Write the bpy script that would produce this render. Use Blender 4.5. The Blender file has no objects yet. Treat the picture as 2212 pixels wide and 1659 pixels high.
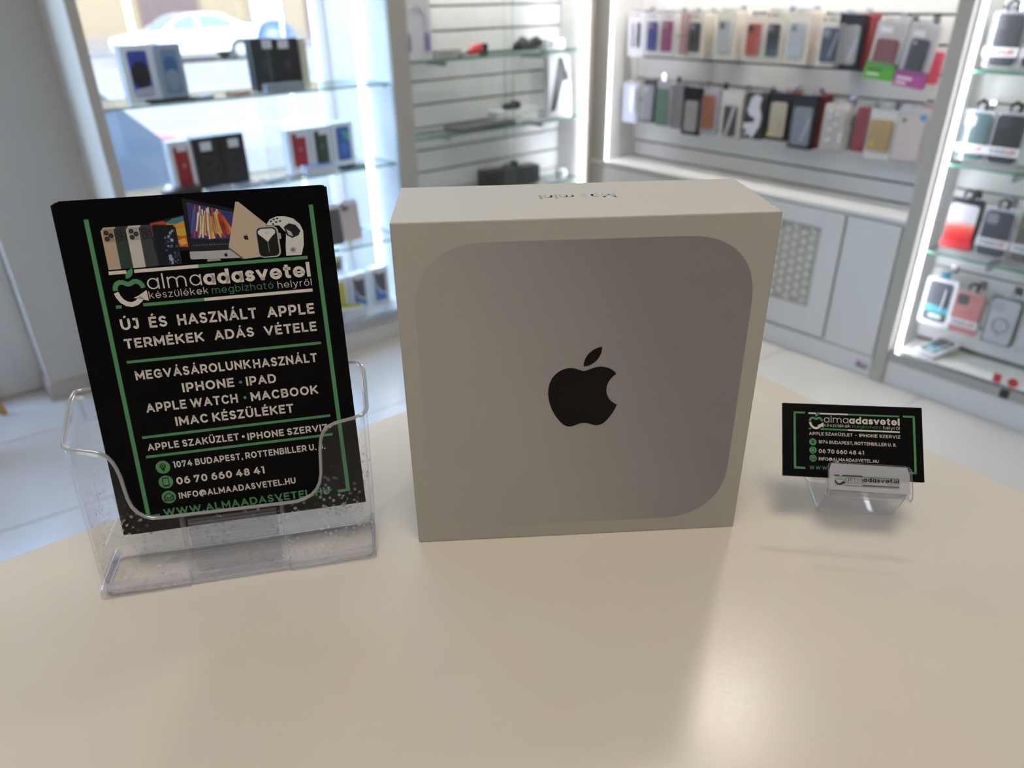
import bpy, bmesh, math, random
from mathutils import Vector, Matrix
random.seed(7)
scene = bpy.context.scene
COL = scene.collection
pi = math.pi

# ------------------------------------------------------------------ camera
camd = bpy.data.cameras.new('camera')
cam = bpy.data.objects.new('camera', camd)
COL.objects.link(cam)
camd.sensor_width = 36.0
camd.lens = 1594.74 / 2212 * 36.0
camd.clip_start = 0.01
camd.clip_end = 300
YAW, PITCH, ROLL = math.radians(3.0052), math.radians(27.89), math.radians(-0.9324)
_f = Vector((math.sin(YAW) * math.cos(PITCH), math.cos(YAW) * math.cos(PITCH), -math.sin(PITCH)))
_r = Vector((math.cos(YAW), -math.sin(YAW), 0))
_u = _r.cross(_f)
_R = math.cos(ROLL) * _r + math.sin(ROLL) * _u
_U = -math.sin(ROLL) * _r + math.cos(ROLL) * _u
CAM = Vector((-0.0651045, -0.4018154, 0.3335153))
cam.matrix_world = Matrix(((_R.x, _U.x, -_f.x, CAM.x), (_R.y, _U.y, -_f.y, CAM.y), (_R.z, _U.z, -_f.z, CAM.z), (0, 0, 0, 1)))
camd.dof.use_dof = True
camd.dof.focus_distance = 0.46
camd.dof.aperture_fstop = 7.0
scene.camera = cam

# ------------------------------------------------------------------ sky, sun, exposure
w = bpy.data.worlds.new('sky')
scene.world = w
w.use_nodes = True
nt = w.node_tree
nt.nodes.clear()
sky = nt.nodes.new('ShaderNodeTexSky')
sky.sky_type = 'NISHITA'
sky.sun_disc = False
sky.sun_elevation = math.radians(42)
sky.sun_rotation = math.radians(200)
sky.air_density = 1.0
bg = nt.nodes.new('ShaderNodeBackground')
bg.inputs[1].default_value = 2.5
wo = nt.nodes.new('ShaderNodeOutputWorld')
nt.links.new(sky.outputs[0], bg.inputs[0])
nt.links.new(bg.outputs[0], wo.inputs[0])

ANG = math.radians(36.5)            # the shop's own axes: u along the window wall, v towards the street
UA = Vector((math.cos(ANG), math.sin(ANG), 0))
VA = Vector((-math.sin(ANG), math.cos(ANG), 0))
def W(u, v, z=0.0):
    return UA * u + VA * v + Vector((0, 0, z))

sund = bpy.data.lights.new('sun', 'SUN')
sun = bpy.data.objects.new('sun', sund)
COL.objects.link(sun)
sund.energy = 4.6
sund.angle = math.radians(0.6)
sund.color = (1.0, 0.94, 0.84)
_sd = (VA * math.cos(math.radians(42)) + UA * 0.25 + Vector((0, 0, -math.sin(math.radians(42))))).normalized()
sun.rotation_euler = _sd.to_track_quat('-Z', 'Y').to_euler()
sun.location = W(0, -10, 12)

vs = scene.view_settings
vs.view_transform = 'Standard'
vs.look = 'None'
vs.gamma = 1.0
vs.use_curve_mapping = False
vs.exposure = 0.56
scene.cycles.transparent_max_bounces = 20
scene.cycles.max_bounces = 5
scene.cycles.diffuse_bounces = 3
scene.cycles.glossy_bounces = 3
scene.cycles.adaptive_threshold = 0.06
scene.cycles.sample_clamp_indirect = 6.0
LAMP_POWER = 4.6
LED_STRENGTH = 17.0
FILL_STRENGTH = 175.0

# ------------------------------------------------------------------ materials
MATS = {}
def lin(c):
    return tuple(((x / 255) / 12.92 if x / 255 <= 0.04045 else ((x / 255 + 0.055) / 1.055) ** 2.4) for x in c) + (1.0,)

def mat(name, rgb=(200, 200, 200), rough=0.5, metal=0.0, noise=0.0, nscale=40.0, bump=0.0, emit=0.0, ecol=None, coat=0.0, spec=None, alpha=1.0):
    if name in MATS:
        return MATS[name]
    m = bpy.data.materials.new(name)
    m.use_nodes = True
    t = m.node_tree
    b = t.nodes['Principled BSDF']
    col = lin(rgb)
    b.inputs['Base Color'].default_value = col
    b.inputs['Roughness'].default_value = rough
    b.inputs['Metallic'].default_value = metal
    if spec is not None:
        b.inputs['Specular IOR Level'].default_value = spec
    if coat:
        b.inputs['Coat Weight'].default_value = coat
    if alpha < 1:
        b.inputs['Alpha'].default_value = alpha
    if emit:
        b.inputs['Emission Color'].default_value = lin(ecol or rgb)
        b.inputs['Emission Strength'].default_value = emit
    if noise or bump:
        tc = t.nodes.new('ShaderNodeTexCoord')
        n = t.nodes.new('ShaderNodeTexNoise')
        n.inputs['Scale'].default_value = nscale
        n.inputs['Detail'].default_value = 5
        t.links.new(tc.outputs['Object'], n.inputs['Vector'])
        if noise:
            mx = t.nodes.new('ShaderNodeMixRGB')
            mx.inputs[1].default_value = tuple(c * (1 - noise) for c in col[:3]) + (1,)
            mx.inputs[2].default_value = tuple(min(1, c * (1 + noise)) for c in col[:3]) + (1,)
            t.links.new(n.outputs[0], mx.inputs[0])
            t.links.new(mx.outputs[0], b.inputs['Base Color'])
        if bump:
            bp = t.nodes.new('ShaderNodeBump')
            bp.inputs['Strength'].default_value = bump
            bp.inputs['Distance'].default_value = 0.001
            t.links.new(n.outputs[0], bp.inputs['Height'])
            t.links.new(bp.outputs[0], b.inputs['Normal'])
    MATS[name] = m
    return m

def clear(name, tint=(1, 1, 1), haze=0.0, hazecol=(0.8, 0.8, 0.8), refl=0.04, rough=0.0, spots=False):
    """thin clear sheet: transparent body, mirror reflection growing towards grazing angles, a little haze"""
    if name in MATS:
        return MATS[name]
    m = bpy.data.materials.new(name)
    m.use_nodes = True
    t = m.node_tree
    t.nodes.clear()
    N = t.nodes.new
    out = N('ShaderNodeOutputMaterial')
    tr = N('ShaderNodeBsdfTransparent'); tr.inputs[0].default_value = tint + (1,)
    gl = N('ShaderNodeBsdfGlossy'); gl.inputs['Roughness'].default_value = rough
    lw = N('ShaderNodeLayerWeight'); lw.inputs[0].default_value = 0.5
    p = N('ShaderNodeMath'); p.operation = 'POWER'; p.inputs[1].default_value = 5.0
    ma = N('ShaderNodeMath'); ma.operation = 'MULTIPLY_ADD'; ma.inputs[1].default_value = 1 - refl; ma.inputs[2].default_value = refl
    t.links.new(lw.outputs['Facing'], p.inputs[0]); t.links.new(p.outputs[0], ma.inputs[0])
    mx = N('ShaderNodeMixShader')
    t.links.new(ma.outputs[0], mx.inputs[0]); t.links.new(tr.outputs[0], mx.inputs[1]); t.links.new(gl.outputs[0], mx.inputs[2])
    last = mx
    if haze or spots:
        df = N('ShaderNodeBsdfDiffuse'); df.inputs[0].default_value = hazecol + (1,)
        m2 = N('ShaderNodeMixShader')
        m2.inputs[0].default_value = haze
        if spots:      # dried splashes low down on the pocket
            tc = N('ShaderNodeTexCoord')
            vo = N('ShaderNodeTexVoronoi'); vo.inputs['Scale'].default_value = 240
            ns = N('ShaderNodeTexNoise'); ns.inputs['Scale'].default_value = 60
            sx = N('ShaderNodeSeparateXYZ')
            t.links.new(tc.outputs['Object'], vo.inputs['Vector']); t.links.new(tc.outputs['Object'], ns.inputs['Vector']); t.links.new(tc.outputs['Object'], sx.inputs[0])
            mr = N('ShaderNodeMapRange'); mr.inputs['From Min'].default_value = 0.30; mr.inputs['From Max'].default_value = 0.24
            t.links.new(vo.outputs['Distance'], mr.inputs['Value'])
            zr = N('ShaderNodeMapRange'); zr.inputs['From Min'].default_value = 0.072; zr.inputs['From Max'].default_value = 0.046
            t.links.new(sx.outputs['Z'], zr.inputs['Value'])
            nr = N('ShaderNodeMapRange'); nr.inputs['From Min'].default_value = 0.47; nr.inputs['From Max'].default_value = 0.60
            t.links.new(ns.outputs[0], nr.inputs['Value'])
            a = N('ShaderNodeMath'); a.operation = 'MULTIPLY'; t.links.new(mr.outputs[0], a.inputs[0]); t.links.new(nr.outputs[0], a.inputs[1])
            b2 = N('ShaderNodeMath'); b2.operation = 'MULTIPLY'; t.links.new(a.outputs[0], b2.inputs[0]); t.links.new(zr.outputs[0], b2.inputs[1])
            c2 = N('ShaderNodeMath'); c2.operation = 'MULTIPLY_ADD'; c2.inputs[1].default_value = 0.34; c2.inputs[2].default_value = haze
            t.links.new(b2.outputs[0], c2.inputs[0]); t.links.new(c2.outputs[0], m2.inputs[0])
        t.links.new(mx.outputs[0], m2.inputs[1]); t.links.new(df.outputs[0], m2.inputs[2])
        last = m2
    t.links.new(last.outputs[0], out.inputs[0])
    MATS[name] = m
    return m

WHITE = mat('white_laminate', (226, 226, 224), 0.35, noise=0.02, nscale=3)
FRAME = mat('frame_grey', (186, 182, 174), 0.4, noise=0.02, nscale=5)
PLANK = mat('slat_white', (232, 233, 232), 0.3, noise=0.015, nscale=4)
GROOVE = mat('groove_grey', (120, 120, 120), 0.5)
ALU = mat('aluminium', (176, 178, 180), 0.3, 0.9)
CHROME = mat('chrome', (215, 215, 220), 0.12, 1.0)
GLASS = clear('clear_glass', (0.975, 0.99, 0.985))
GLASSEDGE = mat('glass_edge', (92, 160, 138), 0.15, alpha=0.8)
LED = mat('led_strip', (255, 255, 255), 0.5, emit=LED_STRENGTH, ecol=(240, 244, 255))
LEDFILL = mat('led_fill', (255, 255, 255), 0.5, emit=FILL_STRENGTH, ecol=(255, 250, 242))  # added fill strips high out of view, brighten shelves and slats
LEDS = mat('led_strip_cool', (255, 255, 255), 0.5, emit=LED_STRENGTH, ecol=(228, 232, 255))
ACR = clear('acrylic', (0.985, 0.985, 0.99), haze=0.006, hazecol=(0.75, 0.76, 0.8), refl=0.018, spots=True)
ACR2 = clear('acrylic_card', (0.975, 0.975, 0.985), haze=0.06, hazecol=(0.85, 0.85, 0.9), refl=0.02)
ACRRIM = clear('acrylic_edge', (0.78, 0.78, 0.80), haze=0.24, hazecol=(0.95, 0.95, 0.98), refl=0.28)
ACRBASE = clear('acrylic_lilac', (0.965, 0.96, 0.98), haze=0.10, hazecol=(0.86, 0.85, 0.93), refl=0.03)
BLISTER = clear('blister', (0.97, 0.97, 0.98), haze=0.03, hazecol=(0.9, 0.9, 0.95), refl=0.06, rough=0.05)
INK_W = mat('ink_white', (232, 222, 214), 0.4)
INK_G = mat('ink_green', (84, 150, 98), 0.4)
INK_K = mat('ink_black', (10, 10, 11), 0.35)

# ------------------------------------------------------------------ mesh helper
class MB:
    def __init__(s):
        s.v = []; s.f = []; s.m = []
    def add(s, vs, fs, mi=0):
        o = len(s.v)
        s.v += [tuple(p) for p in vs]
        s.f += [tuple(i + o for i in f) for f in fs]
        s.m += [mi] * len(fs)
        return s
    def box(s, x0, x1, y0, y1, z0, z1, mi=0):
        return s.add([(x0, y0, z0), (x1, y0, z0), (x1, y1, z0), (x0, y1, z0), (x0, y0, z1), (x1, y0, z1), (x1, y1, z1), (x0, y1, z1)],
                     [(0, 3, 2, 1), (4, 5, 6, 7), (0, 1, 5, 4), (1, 2, 6, 5), (2, 3, 7, 6), (3, 0, 4, 7)], mi)
    def cbox(s, x0, x1, y0, y1, z0, z1, b=0.002, mi=0):
        b = min(b, (x1 - x0) * .45, (y1 - y0) * .45, (z1 - z0) * .45)
        bm = bmesh.new()
        r = bmesh.ops.create_cube(bm, size=1)
        for v in bm.verts:
            v.co = Vector((x0 + (v.co.x + .5) * (x1 - x0), y0 + (v.co.y + .5) * (y1 - y0), z0 + (v.co.z + .5) * (z1 - z0)))
        bmesh.ops.bevel(bm, geom=list(bm.edges), offset=b, segments=2, affect='EDGES', profile=0.6)
        bm.verts.index_update()
        s.add([v.co[:] for v in bm.verts], [[v.index for v in f.verts] for f in bm.faces], mi)
        bm.free()
        return s
    def prism(s, poly, y0, y1, mi=0, mside=None):
        """poly in (x,z), extruded from y0 (front) to y1 (back)"""
        n = len(poly)
        vs_ = [(p[0], y0, p[1]) for p in poly] + [(p[0], y1, p[1]) for p in poly]
        ar = sum(poly[i][0] * poly[(i + 1) % n][1] - poly[(i + 1) % n][0] * poly[i][1] for i in range(n))
        fr = list(range(n)) if ar > 0 else list(range(n))[::-1]
        bk = [i + n for i in fr[::-1]]
        sd = []
        for k in range(n):
            a, b = fr[k], fr[(k + 1) % n]
            sd.append((b, a, a + n, b + n))
        s.add(vs_, [fr, bk], mi)
        o = len(s.v) - 2 * n
        s.f += [tuple(i + o for i in f) for f in sd]
        s.m += [mi if mside is None else mside] * len(sd)
        return s
    def flat(s, poly, y, mi=0):
        n = len(poly)
        ar = sum(poly[i][0] * poly[(i + 1) % n][1] - poly[(i + 1) % n][0] * poly[i][1] for i in range(n))
        idx = list(range(n)) if ar > 0 else list(range(n))[::-1]
        return s.add([(p[0], y, p[1]) for p in poly], [idx], mi)
    def tube(s, pts, r, n=8, mi=0, closed=False):
        pts = [Vector(p) for p in pts]
        rs = r if isinstance(r, (list, tuple)) else [r] * len(pts)
        rings = []
        up = None
        for i, p in enumerate(pts):
            a = pts[i - 1] if (i > 0 or closed) else pts[i]
            b = pts[(i + 1) % len(pts)] if (i < len(pts) - 1 or closed) else pts[i]
            d = (b - a).normalized()
            if up is None:
                up = Vector((0, 0, 1)) if abs(d.z) < .9 else Vector((1, 0, 0))
            x = d.cross(up)
            if x.length < 1e-6:
                x = d.orthogonal()
            x.normalize(); y = x.cross(d).normalized(); up = y
            rings.append([p + (x * math.cos(2 * pi * k / n) + y * math.sin(2 * pi * k / n)) * rs[i] for k in range(n)])
        vs_ = [q for R in rings for q in R]
        m = len(rings)
        fs = []
        for i in range(m if closed else m - 1):
            j = (i + 1) % m
            for k in range(n):
                fs.append((i * n + k, i * n + (k + 1) % n, j * n + (k + 1) % n, j * n + k))
        if not closed:
            fs.append(tuple(range(n))[::-1]); fs.append(tuple((m - 1) * n + k for k in range(n)))
        return s.add(vs_, fs, mi)
    def lathe(s, prof, n=24, mi=0, c=(0, 0, 0)):
        vs_ = []; fs = []
        for r, z in prof:
            for k in range(n):
                a = 2 * pi * k / n
                vs_.append((c[0] + r * math.cos(a), c[1] + r * math.sin(a), c[2] + z))
        for i in range(len(prof) - 1):
            for k in range(n):
                fs.append((i * n + k, i * n + (k + 1) % n, (i + 1) * n + (k + 1) % n, (i + 1) * n + k))
        fs.append(tuple(range(n))[::-1]); fs.append(tuple((len(prof) - 1) * n + k for k in range(n)))
        return s.add(vs_, fs, mi)
    def build(s, name, mats, parent=None, loc=(0, 0, 0), rot=(0, 0, 0), smooth=None):
        me = bpy.data.meshes.new(name)
        me.from_pydata(s.v, [], s.f)
        if not isinstance(mats, (list, tuple)):
            mats = [mats]
        for m in mats:
            me.materials.append(m)
        if any(s.m):
            me.polygons.foreach_set('material_index', s.m)
        if smooth is not None:
            me.polygons.foreach_set('use_smooth', [True] * len(me.polygons))
            me.set_sharp_from_angle(angle=math.radians(smooth))
        me.update()
        o = bpy.data.objects.new(name, me)
        COL.objects.link(o)
        o.location = loc
        o.rotation_euler = rot
        if parent is not None:
            o.parent = parent
        return o

def empty(name, loc, rz=0.0, rot=None, parent=None):
    o = bpy.data.objects.new(name, None)
    COL.objects.link(o)
    o.location = loc
    o.rotation_euler = rot if rot else (0, 0, rz)
    o.empty_display_size = 0.02
    if parent:
        o.parent = parent
    return o
def tag(o, label=None, cat=None, group=None, kind=None):
    if label: o['label'] = label
    if cat: o['category'] = cat
    if group: o['group'] = group
    if kind: o['kind'] = kind
    return o
def kids(o):
    return [c for c in bpy.data.objects if c.parent == o]
def copy_tree(o, parent=None):
    c = o.copy()
    COL.objects.link(c)
    c.parent = parent
    for k in kids(o):
        copy_tree(k, c)
    return c
def rrect(w_, h, r, n=5, cx=0.0, cz=None):
    """rounded rectangle, x centred on cx, z from 0 to h (or centred on cz)"""
    z0 = 0 if cz is None else cz - h / 2
    r = min(r, w_ / 2 - 1e-5, h / 2 - 1e-5)
    out = []
    for (x, z, a0) in ((w_ / 2 - r, h - r, 0), (-w_ / 2 + r, h - r, 90), (-w_ / 2 + r, r, 180), (w_ / 2 - r, r, 270)):
        for k in range(n + 1):
            a = math.radians(a0 + 90 * k / n)
            out.append((cx + x + r * math.cos(a), z0 + z + r * math.sin(a)))
    return out
def circ(cx, cz, r, n=20, rz=None):
    return [(cx + r * math.cos(2 * pi * k / n), cz + (rz or r) * math.sin(2 * pi * k / n)) for k in range(n)]

# ------------------------------------------------------------------ stroke lettering
def arc(cx, cy, rx, ry, a0, a1, n=10):
    return [(cx + rx * math.cos(math.radians(a0 + (a1 - a0) * k / n)), cy + ry * math.sin(math.radians(a0 + (a1 - a0) * k / n))) for k in range(n + 1)]
O_ = arc(.5, .5, .5, .5, 90, 450, 24)
G = {
 'A': (.82, [[(0, 0), (.5, 1), (1, 0)], [(.22, .3), (.78, .3)]]),
 'B': (.70, [[(0, 0), (0, 1), (.62, 1)] + arc(.62, .77, .32, .23, 90, -90)[1:] + [(0, .54)], [(0, .54), (.66, .54)] + arc(.66, .27, .34, .27, 90, -90)[1:] + [(0, 0)]]),
 'C': (.76, [arc(.55, .5, .55, .5, 48, 312, 18)]),
 'D': (.80, [[(0, 0), (0, 1), (.5, 1)] + arc(.5, .5, .5, .5, 90, -90, 14)[1:] + [(0, 0)]]),
 'E': (.62, [[(1, 1), (0, 1), (0, 0), (1, 0)], [(0, .52), (.88, .52)]]),
 'F': (.60, [[(1, 1), (0, 1), (0, 0)], [(0, .48), (.86, .48)]]),
 'G': (.80, [arc(.53, .5, .53, .5, 48, 340, 18)[:-1] + [(1, .12), (1, .48), (.62, .48)]]),
 'H': (.74, [[(0, 0), (0, 1)], [(1, 0), (1, 1)], [(0, .51), (1, .51)]]),
 'I': (.01, [[(.5, 0), (.5, 1)]]),
 'J': (.46, [[(.2, 1), (1, 1), (1, .32)] + arc(.5, .32, .5, .32, 0, -140, 10)[1:]]),
 'K': (.74, [[(0, 0), (0, 1)], [(.95, 1), (.04, .36)], [(.36, .60), (1, 0)]]),
 'L': (.58, [[(0, 1), (0, 0), (1, 0)]]),
 'M': (.90, [[(0, 0), (0, 1), (.5, .25), (1, 1), (1, 0)]]),
 'N': (.76, [[(0, 0), (0, 1), (1, 0), (1, 1)]]),
 'O': (.86, [O_]),
 'P': (.68, [[(0, 0), (0, 1), (.6, 1)] + arc(.6, .68, .4, .32, 90, -90)[1:] + [(0, .36)]]),
 'R': (.70, [[(0, 0), (0, 1), (.6, 1)] + arc(.6, .69, .4, .31, 90, -90)[1:] + [(0, .38)], [(.55, .38), (1, 0)]]),
 'S': (.64, [arc(.5, .75, .46, .25, 35, 270, 12) + arc(.5, .25, .5, .25, 90, -150, 12)[1:]]),
 'T': (.68, [[(0, 1), (1, 1)], [(.5, 1), (.5, 0)]]),
 'U': (.74, [[(0, 1), (0, .42)] + arc(.5, .42, .5, .42, 180, 360, 14)[1:] + [(1, 1)]]),
 'V': (.82, [[(0, 1), (.5, 0), (1, 1)]]),
 'W': (1.2, [[(0, 1), (.25, 0), (.5, 1), (.75, 0), (1, 1)]]),
 'Y': (.76, [[(0, 1), (.5, .45), (1, 1)], [(.5, .45), (.5, 0)]]),
 'Z': (.66, [[(0, 1), (1, 1), (0, 0), (1, 0)]]),
 '0': (.66, [O_]),
 '1': (.32, [[(0, 1), (1, 1), (1, 0)]]),
 '4': (.72, [[(.62, 1), (0, .28), (1, .28)], [(.74, .55), (.74, 0)]]),
 '6': (.64, [arc(.5, .32, .5, .32, 0, 360, 18), arc(.72, .32, .72, .68, 180, 95, 10)]),
 '7': (.62, [[(0, .8), (0, 1), (1, 1), (.3, 0)]]),
 '8': (.64, [arc(.5, .76, .42, .24, 0, 360, 16), arc(.5, .27, .5, .27, 0, 360, 16)]),
 '.': (.01, [[(.5, 0), (.5, .02)]]),
 ',': (.01, [[(.5, .04), (.2, -.14)]]),
 '-': (.30, [[(0, .45), (1, .45)]]),
 '@': (1.05, [arc(.5, .42, .5, .58, -60, 300, 24)[2:-3], arc(.48, .44, .24, .28, 0, 360, 14), [(.74, .7), (.74, .26)] + arc(.86, .3, .13, .14, 200, 340, 5)]),
 ' ': (.16, []),
 # lower case: 1 is the x height, 2 the ascender, -1 the descender
 'a': (.62, [arc(.5, .5, .5, .5, 0, 360, 20), [(1, 0), (1, 1)]]),
 'b': (.64, [arc(.5, .5, .5, .5, 0, 360, 20), [(0, 0), (0, 2)]]),
 'c': (.58, [arc(.55, .5, .55, .5, 48, 312, 16)]),
 'd': (.64, [arc(.5, .5, .5, .5, 0, 360, 20), [(1, 0), (1, 2)]]),
 'e': (.64, [arc(.5, .5, .5, .5, -4, 318, 18), [(.06, .47), (.94, .47)]]),
 'g': (.64, [arc(.5, .5, .5, .5, 0, 360, 20), [(1, 1), (1, -.4)] + arc(.5, -.4, .5, .6, 0, -140, 10)[1:]]),
 'h': (.58, [[(0, 0), (0, 2)], [(0, .5)] + arc(.5, .5, .5, .5, 180, 0, 12) + [(1, 0)]]),
 'i': (.01, [[(.5, 0), (.5, 1)], [(.5, 1.86), (.5, 1.9)]]),
 'k': (.56, [[(0, 0), (0, 2)], [(.9, 1), (.05, .38)], [(.4, .6), (1, 0)]]),
 'l': (.01, [[(.5, 0), (.5, 2)]]),
 'm': (.98, [[(0, 0), (0, 1)], [(0, .6)] + arc(.25, .6, .25, .4, 180, 0, 10) + [(.5, 0)], [(.5, .6)] + arc(.75, .6, .25, .4, 180, 0, 10) + [(1, 0)]]),
 'n': (.58, [[(0, 0), (0, 1)], [(0, .5)] + arc(.5, .5, .5, .5, 180, 0, 12) + [(1, 0)]]),
 'o': (.64, [arc(.5, .5, .5, .5, 90, 450, 20)]),
 'r': (.34, [[(0, 0), (0, 1)], [(0, .45)] + arc(.95, .4, .95, .6, 180, 92, 8)]),
 's': (.50, [arc(.5, .75, .44, .25, 30, 270, 10) + arc(.5, .25, .5, .25, 90, -150, 10)[1:]]),
 't': (.40, [[(.35, 1.7), (.35, .3)] + arc(.75, .3, .4, .3, 180, 280, 8)[1:], [(0, 1), (.95, 1)]]),
 'v': (.60, [[(0, 1), (.5, 0), (1, 1)]]),
 'y': (.60, [[(0, 1), (.5, .04)], [(1, 1), (.42, -.55), (.05, -.95)]]),
 'z': (.52, [[(0, 1), (1, 1), (0, 0), (1, 0)]]),
}
ACC = {'Á': ('A', 'a'), 'É': ('E', 'a'), 'Ú': ('U', 'a'), 'Ü': ('U', 'u'), 'Í': ('I', 'a'), 'á': ('a', 'a'), 'é': ('e', 'a'), 'ü': ('u_', 'u'), 'í': ('i_', 'a'), 'ó': ('o', 'a'), 'ő': ('o', 'd')}
G['u_'] = (.58, [[(0, 1), (0, .45)] + arc(.5, .45, .5, .45, 180, 360, 12)[1:] + [(1, 1)]])
G['i_'] = (.01, [[(.5, 0), (.5, 1)]])

def _stroke(mb, pts, wt, y, lo, hi, mi, ext=True):
    segs = []; cur = [pts[0]]
    for i in range(1, len(pts)):
        cur.append(pts[i])
        if i < len(pts) - 1:
            a = Vector((pts[i][0] - pts[i - 1][0], pts[i][1] - pts[i - 1][1])); b = Vector((pts[i + 1][0] - pts[i][0], pts[i + 1][1] - pts[i][1]))
            if a.length > 1e-9 and b.length > 1e-9 and a.angle(b) > math.radians(50):
                segs.append(cur); cur = [pts[i]]
    segs.append(cur)
    for sg in segs:
        P = [Vector(p) for p in sg]
        P = [p for i, p in enumerate(P) if i == 0 or (p - P[i - 1]).length > 1e-9]
        if len(P) < 2:
            continue
        closed = (P[0] - P[-1]).length < 1e-6 and len(P) > 4
        if closed:
            P = P[:-1]
        elif ext:
            d = (P[0] - P[1]).normalized(); P[0] = P[0] + d * wt / 2
            d = (P[-1] - P[-2]).normalized(); P[-1] = P[-1] + d * wt / 2
        n = len(P); L = []; Rr = []
        for i in range(n):
            a = P[i - 1] if (i > 0 or closed) else None
            b = P[(i + 1) % n] if (i < n - 1 or closed) else None
            d1 = (P[i] - a).normalized() if a is not None else None
            d2 = (b - P[i]).normalized() if b is not None else None
            d1 = d1 or d2; d2 = d2 or d1
            t = (d1 + d2).normalized(); nn = Vector((-t.y, t.x))
            k = wt / 2 / max(.5, nn.dot(Vector((-d1.y, d1.x))))
            L.append(P[i] + nn * k); Rr.append(P[i] - nn * k)
        cl = lambda q: (q.x, y, min(max(q.y, lo), hi))
        vs_ = [cl(q) for q in L] + [cl(q) for q in Rr]
        fs = [(i, n + i, n + (i + 1) % n, (i + 1) % n) for i in range(n if closed else n - 1)]
        mb.add(vs_, fs, mi)

def text(mb, s, x0, x1, base, cap, wt, y, mi=0, gap=.16, xh=.72, mirror=False):
    """write s between x0 and x1 on the baseline; wt is stroke weight relative to the cap height"""
    tmp = MB(); x = 0.0
    for ch in s:
        acc = None
        c = ch
        if c == '·':
            r_ = .09 + wt * .15
            tmp.flat([(x + r_ + r_ * math.cos(k * pi / 6), .48 + r_ * math.sin(k * pi / 6)) for k in range(12)], 0)
            x += 2 * r_ + gap; continue
        if c in ACC:
            c, acc = ACC[c]
        wd, st = G[c]
        low = c[0].islower()
        W_ = wd * (.92 + wt * .7) if wd > .02 else wt
        top = xh if low else 1.0
        def mp(p):
            X = wt / 2 + p[0] * (W_ - wt) if W_ > wt else W_ / 2
            Y = p[1]
            if low:
                if Y > 1: yy = (xh - wt / 2) + (Y - 1) * (1 - xh)
                elif Y < 0: yy = wt / 2 + Y * (.27)
                else: yy = wt / 2 + Y * (xh - wt)
            else:
                yy = wt / 2 + Y * (1 - wt)
            return (x + X, yy)
        for path in st:
            ys = [p[1] for p in path]
            lo = 0.0 if min(ys) >= 0 else -.4
            if c == '@': lo = -.3
            hi = (1.0 if max(ys) > 1.01 else xh) if low else 1.0
            if c in ('i',) and min(ys) > 1: hi = 1.1
            _stroke(tmp, [mp(p) for p in path], wt * .62 if (c == 'e' and len(path) == 2 and wt > .12) else wt, 0, lo, hi, 0)
        if acc:
            cx = x + W_ / 2; t0 = top + .09
            if acc == 'a': _stroke(tmp, [(cx - .03, t0), (cx + .1, t0 + .17)], wt * .8, 0, 0, 2, 0, False)
            elif acc == 'd':
                for dx in (-.11, .06): _stroke(tmp, [(cx + dx, t0), (cx + dx + .1, t0 + .17)], wt * .8, 0, 0, 2, 0, False)
            else:
                for dx in (-.15, .15): _stroke(tmp, [(cx + dx, t0), (cx + dx, t0 + max(.09, wt * .8))], max(.09, wt * .9), 0, 0, 2, 0, False)
        x += W_ + (gap if ch != ' ' else .12)
    x -= gap
    sx = (x1 - x0) / x
    if mirror:
        vs_ = [(x1 - p[0] * sx, y, base - p[2] * cap) for p in tmp.v]
    else:
        vs_ = [(x0 + p[0] * sx, y, base + p[2] * cap) for p in tmp.v]
    mb.add(vs_, tmp.f, mi)
    return mb

def bez(path):
    """cubic outline from (start, [(dx1,dy1,dx2,dy2,dx,dy)...]) relative segments"""
    p = Vector(path[0]); out = []
    for s in path[1]:
        a = p + Vector(s[0:2]); b = p + Vector(s[2:4]); c = p + Vector(s[4:6])
        for k in range(8):
            t = k / 8
            q = p * (1 - t) ** 3 + a * 3 * t * (1 - t) ** 2 + b * 3 * t * t * (1 - t) + c * t ** 3
            out.append((q.x, q.y))
        p = c
    return out
FRUIT = bez(((12.152, 6.896), [(-.948, 0, -2.415, -1.078, -3.96, -1.04), (-2.04, .027, -3.91, 1.183, -4.961, 3.014), (-2.117, 3.675, -.546, 9.103, 1.519, 12.09),
    (1.013, 1.454, 2.208, 3.09, 3.792, 3.039), (1.52, -.065, 2.09, -.987, 3.935, -.987), (1.831, 0, 2.35, .987, 3.96, .948), (1.637, -.026, 2.676, -1.48, 3.676, -2.948),
    (1.156, -1.688, 1.636, -3.325, 1.662, -3.415), (-.039, -.013, -3.182, -1.221, -3.22, -4.857), (-.026, -3.04, 2.48, -4.494, 2.597, -4.559), (-1.429, -2.09, -3.623, -2.324, -4.39, -2.376), (-2, -.156, -3.675, 1.09, -4.61, 1.09)]))
LEAF = bez(((15.53, 3.83), [(.843, -1.012, 1.4, -2.427, 1.245, -3.83), (-1.207, .052, -2.662, .805, -3.532, 1.818), (-.78, .896, -1.454, 2.338, -1.273, 3.714), (1.338, .104, 2.715, -.688, 3.559, -1.701)]))
def fruit_logo(mb, x0, x1, z0, z1, y, mi=0):
    f = lambda p: (x0 + (p[0] - 2.2) / 19.6 * (x1 - x0), z1 - p[1] / 24.0 * (z1 - z0))
    mb.flat([f(p) for p in FRUIT], y, mi)
    mb.flat([f(p) for p in LEAF], y, mi)

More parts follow.
